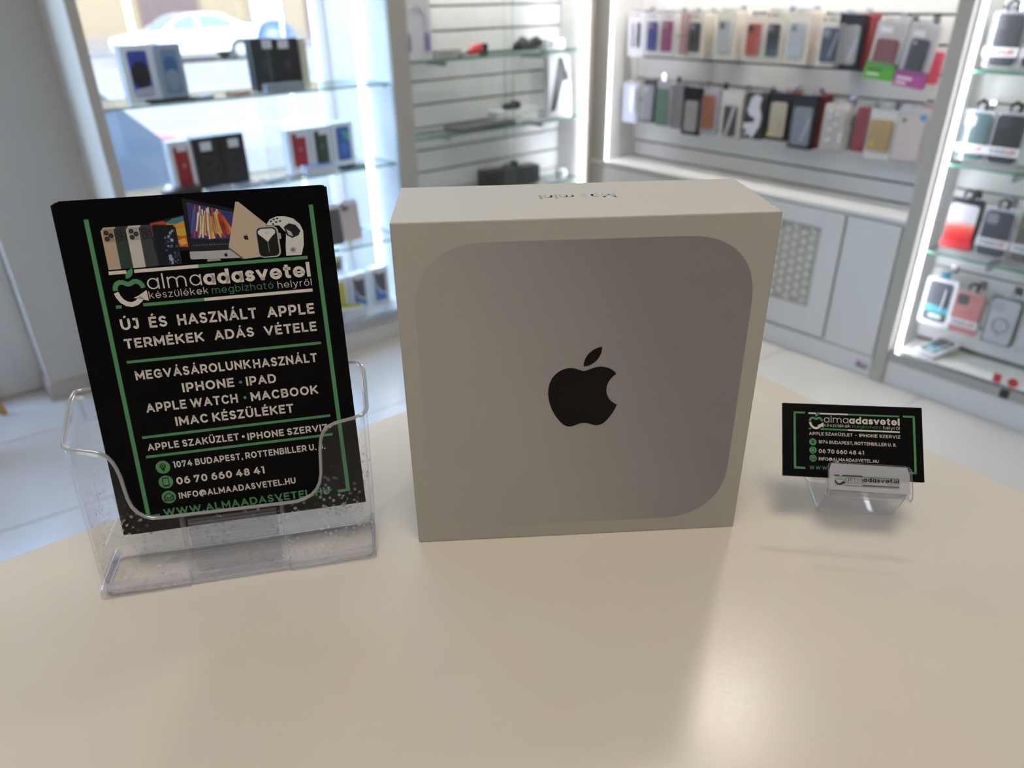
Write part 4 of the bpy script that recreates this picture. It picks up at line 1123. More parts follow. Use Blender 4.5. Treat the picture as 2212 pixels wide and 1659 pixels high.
# third shelf
ZS3 = -.572
hang = lambda *a, **k: None
def shelf_case(u, v, z, w_, h, col, label):
    e = empty('phone_case', W(u, v, z), rot=(-.12, 0, ANG)); tag(e, label, 'phone case')
    MB().prism(rrect(w_, h, .012), 0, .010).build('shell', C_('sc_%d_%d_%d' % col, col, .3), e)
    MB().prism(rrect(w_ * .36, w_ * .36, .006, 4, cx=-w_ * .22, cz=h - w_ * .28), -.0012, 0).build('camera_opening', C_('cam_dark', (90, 84, 82)), e)
    MB().prism([(-w_ * .3, h * .90), (w_ * .45, h * .90), (w_ * .45, h * 1.02), (-w_ * .3, h * 1.02)], -.002, -.0014).build('price_tag', C_('tag'), e)
shelf_case(1.04, 2.45, ZS3, .080, .160, (70, 68, 74), 'dark grey phone case standing on third shelf')
shelf_case(1.128, 2.46, ZS3, .082, .162, (216, 192, 182), 'pale pink phone case standing on third shelf')
carton(BX, .66, .75, 2.46, ZS3, .165, .045, 'white phone carton on third shelf half hidden by flyers', pic=phone_pic((120, 120, 130)))
carton(BX, .80, .89, 2.46, ZS3, .165, .045, 'white phone carton with gold picture on third shelf', pic=phone_pic((190, 168, 140)))
# cabinet floor
ZF = -.872
yel = lambda c2: phone_pic((206, 190, 60), parts=[((70, 62, 54), [(-.5, -.5), (.5, -.5), (.5, .05), (.1, -.05), (-.5, -.3)])])
carton(BX, 1.02, 1.11, 2.545, ZF, .225, .05, 'tall white carton with yellow black picture behind others', pic=lambda e, w_, h: MB().prism(rrect(w_ * .7, h * .26, .004, 4, cz=h * .83), -.0006, 0).build('picture', C_('yb', (64, 58, 50)), e) and MB().flat([(-w_ * .3, h * .82), (w_ * .3, h * .90), (w_ * .3, h * .95), (-w_ * .3, h * .95)], -.0008).build('print', C_('pic_206_190_60', (206, 190, 60)), e))
sw = [((62, 118, 190), [(-.5, .45), (-.42, .1), (-.1, -.2), (.5, -.32), (.5, -.5), (-.5, -.5)]), ((226, 230, 236), [(-.5, .45), (-.36, .1), (0, -.16), (.5, -.26), (.5, -.32), (-.1, -.2), (-.42, .1)])]
carton(BX, 1.070, 1.158, 2.44, ZF, .160, .045, 'white carton with blue swoosh picture, left one on cabinet floor', pic=phone_pic((84, 78, 84), parts=sw), tagx=(.05, .84))
carton(BX, 1.172, 1.262, 2.44, ZF, .165, .045, 'white carton with blue swoosh picture at right of cabinet floor', pic=phone_pic((84, 78, 84), parts=sw), tagx=(.05, .84))
carton(BX, .975, 1.062, 2.44, ZF, .160, .045, 'white carton with yellow phone picture on cabinet floor', pic=phone_pic((206, 186, 40)))
slab('phone_box', 1.045, 2.395, ZF, .10, .06, .045, 'white carton with yellow picture lying on cabinet floor', (232, 234, 238), -.35, top=(170, 160, 60), cat='box')
slab('phone_box', .93, 2.385, ZF, .10, .06, .05, 'dark carton lying at the front of cabinet floor', (70, 72, 76), -.1, cat='box')

# ---- goods in the corner cabinet
Z1 = .103; Z2 = -.190; Z3 = -.483
def headphone_pic(e, w_, h):
    mb = MB()
    pts = [(w_ * (.05 + .30 * math.cos(t)), -.0008, h * (.52 + .30 * math.sin(t))) for t in [pi * k / 16 for k in range(17)]]
    mb.tube([(w_ * .35, -.0008, h * .36)] + pts + [(w_ * -.25, -.0008, h * .36)], .0025, 6)
    mb.build('headband_print', C_('hp_band', (196, 196, 214)), e)
    for s in (-1, 1):
        MB().prism([(w_ * (.05 + s * .30) + x * 1.0, h * .27 + z) for x, z in rrect(w_ * .17, h * .30, w_ * .07, 5, cz=0)], -.0012, -.0002).build('earcup_print', C_('hp_cup', (132, 122, 176)), e)
carton('headphone_carton', 1.405, 1.556, 2.425, Z1, .235, .075, 'white carton with lilac headphones picture in corner cabinet', col=(214, 215, 222), pic=headphone_pic)
acc = empty('screen_protector_pack', W(1.655, 2.45, Z1), ANG); tag(acc, 'grey flat pack lying left of the red cable', 'box')
MB().cbox(-.065, .065, 0, .05, 0, .028, .003).build('carton', C_('grey_pack', (170, 166, 164)), acc)
MB().flat([(-.05, .006), (.03, .006), (.03, .02), (-.05, .02)], -.0002).build('print', C_('grey_print', (150, 146, 144)), acc)
rb = empty('red_cable', W(1.80, 2.45, Z1), ANG); tag(rb, 'red cable bundle with black plug on corner cabinet shelf', 'cable')
MB().tube([(-.045, 0, .012), (-.02, 0, .020), (0, 0, .024), (.02, 0, .030)], [.010, .016, .019, .017], 12).build('bundle', C_('cable_red', (196, 34, 44), .4), rb, smooth=50)
MB().cbox(.018, .050, -.016, .016, .0, .044, .006).build('plug', C_('plug_black', (24, 24, 27), .4), rb)
MB().tube([(-.045, 0, .012), (-.08, .004, .006), (-.10, .0, .005)], .005, 8).build('lead', C_('lead_grey', (98, 100, 100), .4), rb, smooth=50)
gl = empty('game_controller', W(2.085, 2.45, Z1), ANG); tag(gl, 'black two-lobed gadget lying on upper corner cabinet shelf', 'gadget')
MB().tube([(-.078, 0, .020), (-.06, 0, .024), (-.03, 0, .036), (-.012, 0, .030), (.01, 0, .022), (.03, 0, .030), (.055, 0, .036), (.078, 0, .026)], [.012, .019, .026, .022, .015, .022, .025, .014], 14).build('body', C_('gadget_black', (30, 29, 31), .35), gl, smooth=60)
MB().tube([(-.05, -.02, .032), (-.05, -.034, .034)], .012, 14).build('knob', C_('gadget_brown', (74, 58, 50), .35), gl, smooth=50)
MB().tube([(.052, -.02, .034), (.052, -.034, .036)], .012, 14).build('knob', C_('gadget_grey', (66, 66, 70), .35), gl, smooth=50)
wb = empty('adapter_carton', W(2.235, 2.425, Z1), ANG); tag(wb, 'small white adapter carton at right end of upper shelf', 'box')
MB().cbox(-.055, .055, 0, .05, 0, .045, .003).build('carton', C_('carton_white'), wb)
MB().flat([(-.045, .008), (-.02, .008), (-.02, .036), (-.045, .036)], -.0002).build('print', C_('adapter_print', (170, 176, 184)), wb)
lp = empty('laptop', W(1.80, 2.44, Z2), ANG + .06); tag(lp, 'closed grey laptop lying on middle shelf of corner cabinet', 'laptop')
def flatplate(w_, d, z0, z1, r):
    mb = MB().prism(rrect(w_, d, r, 5, cz=0), 0, z1 - z0)
    mb.v = [(p[0], p[2], z1 - p[1]) for p in mb.v]; mb.f = [f[::-1] for f in mb.f]
    return mb
SPACE = C_('space_grey', (80, 82, 86), .45)
flatplate(.33, .125, 0, .009, .012).build('base', SPACE, lp)
flatplate(.33, .125, .0096, .016, .012).build('lid', SPACE, lp)
mb = MB(); fruit_logo(mb, -.014, .014, -.017, .017, 0); mb.v = [(p[0], p[2], .0163) for p in mb.v]; mb.f = [f[::-1] for f in mb.f]
mb.build('logo', C_('logo_dark', (70, 72, 76), .2), lp)
wfz = empty('tablet_carton', W(2.03, 2.455, Z2), ANG); tag(wfz, 'white flat carton lying on middle shelf under black gadget', 'box')
MB().cbox(-.125, .125, 0, .07, 0, .050, .003).build('carton', C_('carton_white'), wfz)
MB().flat([(-.10, .012), (.02, .012), (.02, .02), (-.10, .02)], -.0002).build('print', C_('adapter_print'), wfz)
bs_ = empty('webcam', W(2.02, 2.487, Z2 + .05), ANG); tag(bs_, 'small black gadget standing on the white flat carton', 'gadget')
MB().cbox(-.045, .02, -.02, .02, .0, .026, .008).build('body', C_('gadget_black'), bs_)
MB().tube([(.02, -.018, .018), (.02, .018, .018)], .018, 16).build('wheel', C_('gadget_black'), bs_, smooth=50)
# leaning white carton with black device picture
tb = empty('stylus_carton', W(2.245, 2.40, Z2), rot=(-.20, .16, ANG)); tag(tb, 'white carton leaning in corner cabinet with black device picture', 'box')
MB().cbox(-.075, .075, 0, .03, 0, .285, .003).build('carton', C_('carton_soft', (206, 208, 212)), tb)
MB().flat([(-.066, .015), (-.030, .030), (.022, .165), (.062, .170), (.016, .268), (-.012, .262), (-.030, .18)], -.0003).build('device_print', C_('device_dark', (44, 42, 44)), tb)
MB().flat([(.052, .02), (.060, .02), (.060, .26), (.052, .26)], -.0003).build('edge_print', C_('edge_grey', (160, 162, 168)), tb)
# bottom shelf: black device
dv = empty('game_console', W(1.99, 2.445, Z3), ANG - .1); tag(dv, 'black box shaped device on lower shelf of corner cabinet', 'console')
MB().cbox(-.155, .155, 0, .075, 0, .085, .006).build('body', C_('console_black', (46, 47, 51), .4), dv)
MB().cbox(-.150, -.06, -.004, 0, .008, .076, .002).build('front_plate', C_('console_dark', (26, 26, 28), .3), dv)
MB().cbox(.01, .04, .02, .05, .085, .112, .004).build('stand', C_('plug_black'), dv)
MB().cbox(-.03, .005, .02, .05, .085, .10, .003).build('dock', C_('console_grey', (110, 114, 118), .4), dv)
es = empty('earbud_case', W(2.285, 2.43, Z3), ANG); tag(es, 'rounded white earbud case on lower shelf beside the light strip', 'case')
MB().lathe([(.012, 0), (.024, .004), (.029, .016), (.029, .030), (.024, .042), (.012, .047)], 24).build('body', C_('bud_white', (232, 234, 238), .2), es, smooth=60)
MB().lathe([(.0292, .031), (.0296, .032), (.0292, .033)], 24).build('seam', C_('edge_grey'), es)
slab('tablet', 2.21, 2.43, Z3, .10, .10, .008, 'silver tablet lying on lower shelf beside black device', (176, 180, 184), .1, top=(150, 156, 160), cat='tablet')

# ================================================================== ON THE COUNTER
# ---- boxed computer
BW, BD, BH = .22, .0841, .2232
box = empty('computer_box', (0, 0, 0))
tag(box, 'white carton with grey rounded square and black apple logo', 'box')
PAPER = mat('carton_paper', (196, 192, 184), .65, noise=.012, nscale=60, bump=.02, spec=.15)
MB().cbox(-BW / 2, BW / 2, 0, BD, 0, BH, .0009).build('carton', PAPER, box)
def squircle(hx, z0, z1, r, e=2.4, n=14):
    out = []
    for (sx, sz, a0) in ((1, 1, 0), (-1, 1, 90), (-1, -1, 180), (1, -1, 270)):
        for k in range(n + 1):
            a = math.radians(a0 + 90 * k / n)
            c, s = abs(math.cos(a)) ** (2 / e), abs(math.sin(a)) ** (2 / e)
            cz = z1 - r if sz > 0 else z0 + r
            out.append((sx * (hx - r) + sx * r * c, cz + sz * r * s))
    return out
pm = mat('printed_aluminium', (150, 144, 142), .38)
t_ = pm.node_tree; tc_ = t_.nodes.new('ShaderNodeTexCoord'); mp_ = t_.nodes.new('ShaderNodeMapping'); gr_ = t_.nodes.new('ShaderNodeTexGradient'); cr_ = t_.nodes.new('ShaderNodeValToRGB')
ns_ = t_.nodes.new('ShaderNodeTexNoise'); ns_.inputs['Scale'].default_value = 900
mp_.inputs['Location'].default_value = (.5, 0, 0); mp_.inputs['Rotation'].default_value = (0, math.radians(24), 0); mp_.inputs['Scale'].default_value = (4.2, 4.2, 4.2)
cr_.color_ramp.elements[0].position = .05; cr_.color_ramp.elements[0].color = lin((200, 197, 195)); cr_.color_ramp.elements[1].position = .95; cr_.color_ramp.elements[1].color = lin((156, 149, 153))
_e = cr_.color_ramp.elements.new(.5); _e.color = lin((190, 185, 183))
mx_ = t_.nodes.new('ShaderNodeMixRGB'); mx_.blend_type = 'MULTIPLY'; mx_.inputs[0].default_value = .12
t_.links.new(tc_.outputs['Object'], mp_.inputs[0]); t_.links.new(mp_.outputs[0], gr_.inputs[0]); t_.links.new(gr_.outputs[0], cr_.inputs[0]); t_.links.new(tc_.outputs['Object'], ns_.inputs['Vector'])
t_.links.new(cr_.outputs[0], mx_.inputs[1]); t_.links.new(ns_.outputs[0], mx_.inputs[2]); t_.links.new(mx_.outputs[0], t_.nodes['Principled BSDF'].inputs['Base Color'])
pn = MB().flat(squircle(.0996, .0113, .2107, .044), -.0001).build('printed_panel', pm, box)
mb = MB(); fruit_logo(mb, -.0217, .0222, .0882, .1436, -.0002)
mb.build('logo', mat('logo_black', (9, 8, 8), .4, spec=.2), box)
mb = text(MB(), 'Mac mini', -.0228, .0240, .0530, .0098, .17, 0, gap=.15, mirror=True)
mb.v = [(p[0], p[2], BH + .0001) for p in mb.v]
mb.build('lettering', mat('ink_silver', (132, 131, 130), .35), box)

# ---- flyers
def logo_block(mb, fx, fz, y, A=0, B=1):
    """shop emblem with its two coloured bars; drawn in flyer millimetres and mapped by fx, fz"""
    q = lambda pts: [(fx(x), fz(z)) for x, z in pts]
    bar = lambda x0, x1, z0, z1, m: mb.flat(q([(x0, z0), (x1, z0), (x1, z1), (x0, z1)]), y, m)
    bar(-52.8, -43.2, 163.4, 165.4, A); bar(-38.9, -3.3, 163.4, 165.4, A); bar(-3.3, 59.9, 163.4, 165.4, B)
    bar(-52.7, -49.5, 143.5, 145.4, B); bar(-37.6, -3.2, 143.5, 145.4, B); bar(-3.2, 60.2, 143.5, 145.4, A)
    sc = abs(fx(1) - fx(0))
    def st(pts, wt, m):
        _stroke(mb, q(pts), wt * sc, y, -9, 9, m, False)
    st([(-51.0, 153.9), (-50.9, 156.0), (-49.8, 157.8), (-48.0, 158.7), (-46.2, 158.5), (-44.6, 157.6), (-43.3, 157.2), (-42.0, 157.6), (-40.2, 158.6), (-38.6, 158.5), (-37.0, 157.5), (-36.0, 156.0), (-35.7, 154.4)], 2.7, B)
    mb.flat(q([(-44.2, 160.4), (-44.0, 162.8), (-42.4, 165.0), (-39.8, 166.4), (-39.6, 164.2), (-40.6, 162.0), (-42.2, 160.8)]), y, B)
    st([(-50.9, 152.9), (-50.2, 150.4), (-48.6, 147.7), (-46.2, 145.8), (-43.6, 145.2), (-41.0, 145.9), (-38.8, 147.5), (-37.4, 149.2)], 2.8, A)
    mb.flat(q([(-42.0, 149.0), (-39.0, 150.2), (-34.2, 153.0), (-34.0, 146.6), (-36.2, 147.4)]), y, A)
    text(mb, 'alma', fx(-33.3), fx(-2.9), fz(153.1), fz(162) - fz(153.1), .075, y, A, gap=.17, xh=.74)
    text(mb, 'adasvetel', fx(-1.9), fx(60.3), fz(152.8), fz(161.7) - fz(152.8), .205, y, A, gap=.10, xh=.76)
    k = fz(152.0) - fz(147.7)
    text(mb, 'készülékek', fx(-33.4), fx(-.2), fz(147.7), k, .085, y, A, gap=.2)
    text(mb, 'megbízható', fx(1.9), fx(37.5), fz(147.5), k, .085, y, B, gap=.2)
    text(mb, 'helyről', fx(40.0), fx(60.2), fz(147.3), k, .085, y, A, gap=.2)

def icon(mb, x, z, r, kind, y, K=1, Gm=0):
    mb.flat(circ(x, z, r, 28), y, Gm)
    y2 = y - .00004
    if kind == 'pin':
        mb.flat([(x + r * .42 * math.cos(a), z + r * .18 + r * .42 * math.sin(a)) for a in [math.radians(d) for d in range(-30, 211, 20)]] + [(x, z - r * .72)], y2, K)
        mb.flat(circ(x, z + r * .2, r * .26, 14), y2 - .00003, Gm); mb.flat(circ(x, z + r * .2, r * .16, 14), y2 - .00006, K)
    elif kind == 'phone':
        mb.flat(rrect(r * .92, r * 1.42, r * .12, 3, cx=x, cz=z), y2, K); mb.flat(rrect(r * .70, r * 1.0, r * .04, 2, cx=x, cz=z + r * .04), y2 - .00003, Gm)
    else:
        _stroke(mb, [(x - r * .62, z - r * .5), (x + r * .62, z - r * .5), (x + r * .62, z + r * .12), (x, z + r * .66), (x - r * .62, z + r * .12), (x - r * .62, z - r * .5)], r * .14, y2, -9, 9, K, False)
        _stroke(mb, [(x - r * .6, z + r * .1), (x, z - r * .18), (x + r * .6, z + r * .1)], r * .12, y2, -9, 9, K, False)
        _stroke(mb, [(x - r * .6, z - r * .48), (x - r * .1, z - r * .12)], r * .1, y2, -9, 9, K, False); _stroke(mb, [(x + r * .6, z - r * .48), (x + r * .1, z - r * .12)], r * .1, y2, -9, 9, K, False)

FLOC = (-.21865, -.00659, .03272); FROT = (-.22268, -.00179, .15403)
FBLACK = mat('flyer_black', (7, 7, 9), .42, spec=.12)
FEDGE = mat('flyer_edge', (52, 50, 48), .7)
fl = empty('flyer', FLOC, rot=FROT)
tag(fl, 'black flyer with green frame and white Hungarian print, frontmost of the stack', 'flyer')
mb = MB().prism([(-.0713, 0), (.0762, 0), (.0762, .2052), (-.0713, .2052)], 0, .0003, 0, 1)
mb.build('sheet', [FBLACK, FEDGE], fl)
for k in range(11):         # the rest of the stack, slightly out of line
    e = empty('flyer', Vector(FLOC), rot=FROT)
    tag(e, 'black flyer in the stack behind the front one', 'flyer', 'flyers stacked in the clear holder')
    dx = (-.0046, -.0040, -.0032, -.0046, -.0012, -.0040, -.0022, -.0044, -.0030, -.0046, -.0036)[k]; dz = (.0, .0006, .0012, .0004, .0016, .001, .0018, .0012, .002, .0014, .0018)[k]
    yy = .0009 * (k + 1)
    MB().prism([(-.0713 + dx, dz), (.0758 + dx * .9, dz), (.0758 + dx * .9, .2044 + dz), (-.0713 + dx, .2044 + dz)], yy, yy + .0003, 0, 1).build('sheet', [FBLACK, FEDGE], e)
mm = .001
I = lambda x: x * mm
YP = -.00008
# frame bars
mb = MB()
def rect(x0, x1, z0, z1): mb.flat([(x0 * mm, z0 * mm), (x1 * mm, z0 * mm), (x1 * mm, z1 * mm), (x0 * mm, z1 * mm)], YP)
for q in ((-60.1, -57.6, 10, 195.4), (-60.1, -52, 9.4, 11.6), (64.5, 67.0, 9.4, 195.3), (58.9, 67.0, 9.4, 11.4), (-53, 61, 110.2, 111.9), (-53.1, 60.7, 62.2, 63.9), (-53.2, 60.5, 49.4, 51.1)): rect(*q)
mb.build('green_rules', INK_G, fl)
mb = MB(); logo_block(mb, I, I, YP); mb.build('emblem', [INK_W, INK_G], fl)
LN = [('ÚJ', -52.2, -42.1, 130.5, 6.7), ('ÉS', -36.4, -26.3, 130.4, 6.6), ('HASZNÁLT', -20.4, 25.3, 130.3, 6.6), ('APPLE', 31.5, 59.6, 129.9, 6.6),
 ('TERMÉKEK', -52.2, -7.3, 119.2, 6.0), ('ADÁS', -1.1, 22.0, 119.2, 6.0), ('VÉTELE', 28.1, 59.6, 118.9, 6.0),
 ('MEGVÁSÁROLUNK', -49.8, 17.1, 99.5, 5.7), ('HASZNÁLT', 18.6, 57.3, 99.2, 5.7), ('IPHONE', -24.8, 5.6, 88.9, 5.8), ('IPAD', 12.8, 30.8, 88.6, 5.8),
 ('APPLE WATCH', -47.5, 6.2, 78.5, 5.8), ('MACBOOK', 14.1, 55.1, 78.4, 5.8), ('IMAC KÉSZÜLÉKET', -32.3, 38.6, 68.0, 5.8),
 ('APPLE SZAKÜZLET', -51.2, 3.1, 54.0, 4.6), ('IPHONE SZERVIZ', 8.2, 57.8, 53.2, 4.6), ('1074 BUDAPEST, ROTTENBILLER U. 8.', -38.5, 54.8, 40.9, 4.3), ('06 70 660 48 41', -38.5, 15.1, 29.5, 5.0), ('INFO@ALMAADASVETEL.HU', -38.7, 33.3, 19.8, 4.3)]
for (s, x0, x1, b, c) in LN:
    text(MB(), s, x0 * mm, x1 * mm, b * mm, c * mm, .20, YP).build('lettering', INK_W, fl)
text(MB(), 'WWW.ALMAADASVETEL.HU', -49.7 * mm, 53.9 * mm, 9.2 * mm, 5.2 * mm, .20, YP).build('lettering', INK_G, fl)
mb = MB(); mb.flat(circ(.0095, .0914, .0010, 14), YP); mb.flat(circ(.0106, .0812, .0010, 14), YP); mb.flat(circ(.0057, .0560, .0009, 14), YP, 1)
mb.build('bullet_dots', [INK_G, INK_W], fl)
for (z, kd) in ((42.3, 'pin'), (32.3, 'phone'), (22.0, 'mail')):
    mb = MB(); icon(mb, -44.7 * mm, z * mm, 4.3 * mm, kd, YP); mb.build('icon', [INK_G, INK_K], fl)
# product picture at the top of the flyer: flat print in layers
PC = {}
def ink(rgb): return mat('print_%d_%d_%d' % rgb, rgb, .4)
pic = MB(); pmats = []; lay = [0]
def pp(poly, rgb, up=True):
    m = ink(rgb)
    if m not in pmats: pmats.append(m)
    if up: lay[0] += 1
    pic.flat([(x * mm, z * mm) for x, z in poly], YP - lay[0] * .000004, pmats.index(m))
for (x, c, w2) in ((-52.4, (196, 172, 148), 9.5), (-45.6, (48, 66, 62), 9.5), (-38.9, (206, 202, 194), 9.5), (-32.0, (66, 68, 72), 9.5)):
    pp([(x, 166.3), (x + w2, 166.3), (x + w2, 188.2), (x + w2 - 1.4, 190.3), (x + 1.6, 190.3), (x, 188.4)], c)
    pp([(x + 1.0, 182), (x + 6.4, 182), (x + 6.4, 189.3), (x + 1.0, 189.3)], tuple(int(k * .82) for k in c))
    for (dx, dz) in ((2.6, 187.2), (2.6, 183.8), (5.0, 185.5)):
        pp(circ(x + dx, dz, 1.35, 12), (30, 30, 34)); pp(circ(x + dx, dz, .6, 8), (74, 74, 84))
    pp([(x + w2 - 2.7, 166.3), (x + w2 - 2.2, 166.3), (x + w2 - 2.2, 189), (x + w2 - 2.7, 189.6)], tuple(int(k * .5) for k in c))
pp([(-25.6, 191.2), (-6.2, 194.6), (-6.2, 174.0), (-25.6, 174.6)], (20, 20, 24))
for k, (c, q) in enumerate([((196, 60, 44), [(-25.3, 190.8), (-18, 191.8), (-12, 186), (-25.3, 183)]), ((224, 150, 52), [(-22, 186), (-13, 192.6), (-6.8, 193.4), (-6.8, 187), (-14, 183)]), ((54, 130, 140), [(-18, 190.6), (-10, 193.2), (-6.8, 193.8), (-6.8, 191), (-12, 189.4)]), ((206, 176, 60), [(-14, 186), (-6.8, 187.6), (-6.8, 181), (-12, 183)]), ((206, 92, 50), [(-13, 182.4), (-6.8, 182.6), (-6.8, 176), (-11.5, 176.4)]), ((226, 170, 70), [(-12, 180), (-8, 181.4), (-7, 178), (-10.5, 177)])]):
    pp(q, c)
pp([(-25.0, 166.3), (-11.9, 166.3), (-11.9, 187.2), (-13.2, 189.2), (-24.0, 190.2), (-25.0, 189.2)], (36, 36, 42))
pp([(-24.2, 166.3), (-12.5, 166.3), (-12.5, 187.0), (-13.8, 188.4), (-23.4, 189.4), (-24.2, 188.6)], (14, 18, 30))
random.seed(3)
for k in range(34):
    x = -15.0 + random.uniform(-4.2, 2.0); z = random.uniform(167, 186)
    pp(circ(x, z, random.uniform(.35, 1.1), 7), random.choice([(70, 92, 130), (110, 130, 164), (46, 64, 100), (150, 166, 190)]), k % 4 == 0)
# desktop computer
pp([(-5.9, 204.0), (22.4, 195.6), (20.5, 172.3), (-6.6, 173.2)], (18, 18, 22))
scr = [(-3.8, 201.4), (21.8, 193.8), (20.2, 178.4), (-4.5, 180.3)]
def sp(a, b):      # bilinear point on the screen
    p = [(1 - a) * (1 - b), a * (1 - b), a * b, (1 - a) * b]
    return (sum(p[i] * scr[i][0] for i in range(4)), sum(p[i] * scr[i][1] for i in range(4)))
pp([sp(0, 0), sp(1, 0), sp(1, 1), sp(0, 1)], (56, 58, 120))
pal = [(206, 64, 54), (226, 178, 60), (236, 224, 196), (84, 72, 150), (60, 110, 170), (220, 120, 60), (196, 60, 90), (240, 232, 214), (230, 200, 90), (120, 60, 120), (70, 150, 160)]
for k in range(46):
    t0 = k / 46; a = .02 + .98 * t0
    c = random.choice(pal[:2] + [pal[2]] * 2 + pal[5:9]) if .10 < t0 < .97 else random.choice(pal[3:5] + [pal[9], pal[0]])
    b0 = random.uniform(.0, .35); b1 = random.uniform(.75, 1.0)
    top = .5 + (a - .5) * .75 if a < .7 else .62 + (a - .7) * .5
    pp([sp(max(0, min(1, top - .012)), b0), sp(max(0, min(1, top + .02)), b0), sp(min(1, a + .03), b1), sp(max(0, a - .01), b1)], c, k % 3 == 0)
pp([(-5.6, 179.6), (20.0, 177.8), (19.6, 173.4), (-6.3, 174.0)], (30, 32, 40))
for k in range(16):
    pp([(-4 + k * 1.45, 176.3 - k * .05), (-3.1 + k * 1.45, 176.3 - k * .05), (-3.1 + k * 1.45, 177.0 - k * .05), (-4 + k * 1.45, 177.0 - k * .05)], (90, 100, 130), k == 0)
pp([(-6.6, 173.2), (20.5, 172.3), (21.4, 167.3), (-6.2, 168.6), (-6.9, 169.4)], (186, 186, 188))
pp([(2.5, 168.2), (9.6, 167.8), (9.9, 166.6), (2.2, 166.6)], (160, 160, 164))
lay[0] += 1
m_ = ink((24, 24, 26)); pmats.append(m_) if m_ not in pmats else None
fruit_logo(pic, 12.3 * mm, 14.3 * mm, 168.7 * mm, 171.2 * mm, YP - lay[0] * .000004, pmats.index(m_))
# gold notebook, seen from behind
pp([(23.2, 199.8), (24.9, 199.7), (38.6, 186.0), (33.4, 167.0), (22.2, 166.4), (15.2, 173.2)], (206, 184, 160))
pp([(15.2, 173.2), (22.2, 166.4), (23.6, 166.4), (15.6, 174.2)], (120, 104, 90))
lay[0] += 1
pts = [(x0 * .9 + 0, z0) for x0, z0 in FRUIT]
f_ = lambda p: ((26.2 + (p[0] - 12) * .14) * mm, (179.2 - (p[1] - 12) * .14 + (p[0] - 12) * -.02) * mm)
pic.flat([f_(p) for p in FRUIT], YP - lay[0] * .000004, pmats.index(m_)); pic.flat([f_(p) for p in LEAF], YP - lay[0] * .000004, pmats.index(m_))
# watch
pp([(38.4, 185.0), (41.0, 188.4), (45.0, 189.8), (50.0, 189.6), (54.6, 188.0), (58.0, 184.4), (59.4, 180.4), (58.6, 172.0), (56.6, 166.2), (47.6, 166.4), (48.0, 172), (49.4, 180.0), (46.0, 184.5)], (222, 220, 218))
pp([(48.4, 183.4), (51.6, 185.4), (55.4, 184.2), (57.8, 180.6), (56.4, 178.0), (52.6, 176.6), (49.6, 178.4)], (20, 20, 22))
pp([(49.6, 182.2), (50.6, 178.6), (53.2, 177.6), (52.4, 180.2)], (190, 188, 188))
for (x, z) in ((41.6, 187.2), (43.4, 188.2), (45.4, 188.6), (42.6, 185.6), (44.6, 186.6), (46.8, 187.0)):
    pp(circ(x, z, .75, 9, .5), (28, 28, 30), x == 41.6)
pp(circ(52.0, 169.6, 1.7, 16), (170, 168, 168)); pp(circ(52.0, 169.6, .8, 12), (110, 108, 108))
pp([(x, z) for x, z in rrect(13.0, 18.4, 3.2, 5, cx=38.4, cz=175.4)], (186, 184, 182))
pp([(x, z) for x, z in rrect(11.6, 17.0, 2.6, 5, cx=38.2, cz=175.4)], (16, 18, 20))
pp([(33.2, 182.0), (35, 183.2), (41.5, 183.2), (43.2, 182.0), (43.0, 180.2), (40.6, 178.2), (38.2, 175.4), (35.6, 178.2), (33.4, 180.2)], (226, 224, 222))
pp([(38.0, 175.6), (38.4, 175.6), (38.4, 169.4), (38.0, 169.4)], (150, 150, 152))
pp([(37.4, 181.0), (38.0, 180.4), (39.6, 181.3), (38.1, 180.7)], (40, 40, 40))
pp(rrect(1.6, 3.6, .7, 4, cx=45.4, cz=178.4), (176, 174, 172))
pic.build('product_picture', pmats, fl)

# ---- clear flyer holder
HLOC = (-.2236, -.026, 0); HYAW = .15403; HT = math.radians(12.76)
ho = empty('flyer_holder', HLOC, HYAW)
tag(ho, 'clear acrylic flyer holder with cut-away front on the counter', 'holder')
HD = .039
FRIM = [(-79, 98.6), (-75, 97.4), (-71, 96.4), (-67, 94.6), (-64, 92.3), (-61.8, 88.6), (-60.2, 84), (-59.0, 78), (-58.4, 71), (-57.6, 63.5), (-56.2, 58.2), (-53.6, 53.8), (-50, 50.6), (-45.6, 48.8), (-38, 48.3), (-25, 48.1), (-10, 47.8), (5, 47.5), (20, 47.2), (34, 46.9), (41, 47.0), (46.5, 48.2), (51, 50.2), (54.6, 53.6), (57, 58), (58.5, 64), (59.3, 72), (60.0, 80), (61.2, 86.5), (63, 90.8), (66, 94.2), (71, 96.3), (77, 97.4), (83, 98.2)]
def tap(x, s): return x * (1 + .045 * (s / 100.0)) if True else x
cols = []       # (x, y, top height in mm along the lean)
XL, XR, CR = -84.6, 88.2, 8.0
for (x, hgt) in FRIM:
    cols.append((x / (1 + .045 * hgt / 100), 0.0, hgt))
for k in range(0, 7):
    a = math.radians(-90 + 90 * k / 6); cols.append((XR - CR + CR * math.cos(a), CR + CR * math.sin(a), 98.6 + 2.6 * k / 6))
for k in range(1, 5): cols.append((XR, CR + (HD * 1000 - 2 * CR) * k / 4, 101.2 + 12.5 * k / 4))
for k in range(1, 7):
    a = math.radians(0 + 90 * k / 6); cols.append((XR - CR + CR * math.cos(a), HD * 1000 - CR + CR * math.sin(a), 113.7 + (k < 4) * k * 1.2 + (k >= 4) * 4.6))
for k in range(1, 12): cols.append((XR - CR + (XL - XR + 2 * CR) * k / 12, HD * 1000, 118.4))
for k in range(0, 7):
    a = math.radians(90 + 90 * k / 6); cols.append((XL + CR + CR * math.cos(a), HD * 1000 - CR + CR * math.sin(a), 118.3 - (k > 3) * (k - 3) * 1.4))
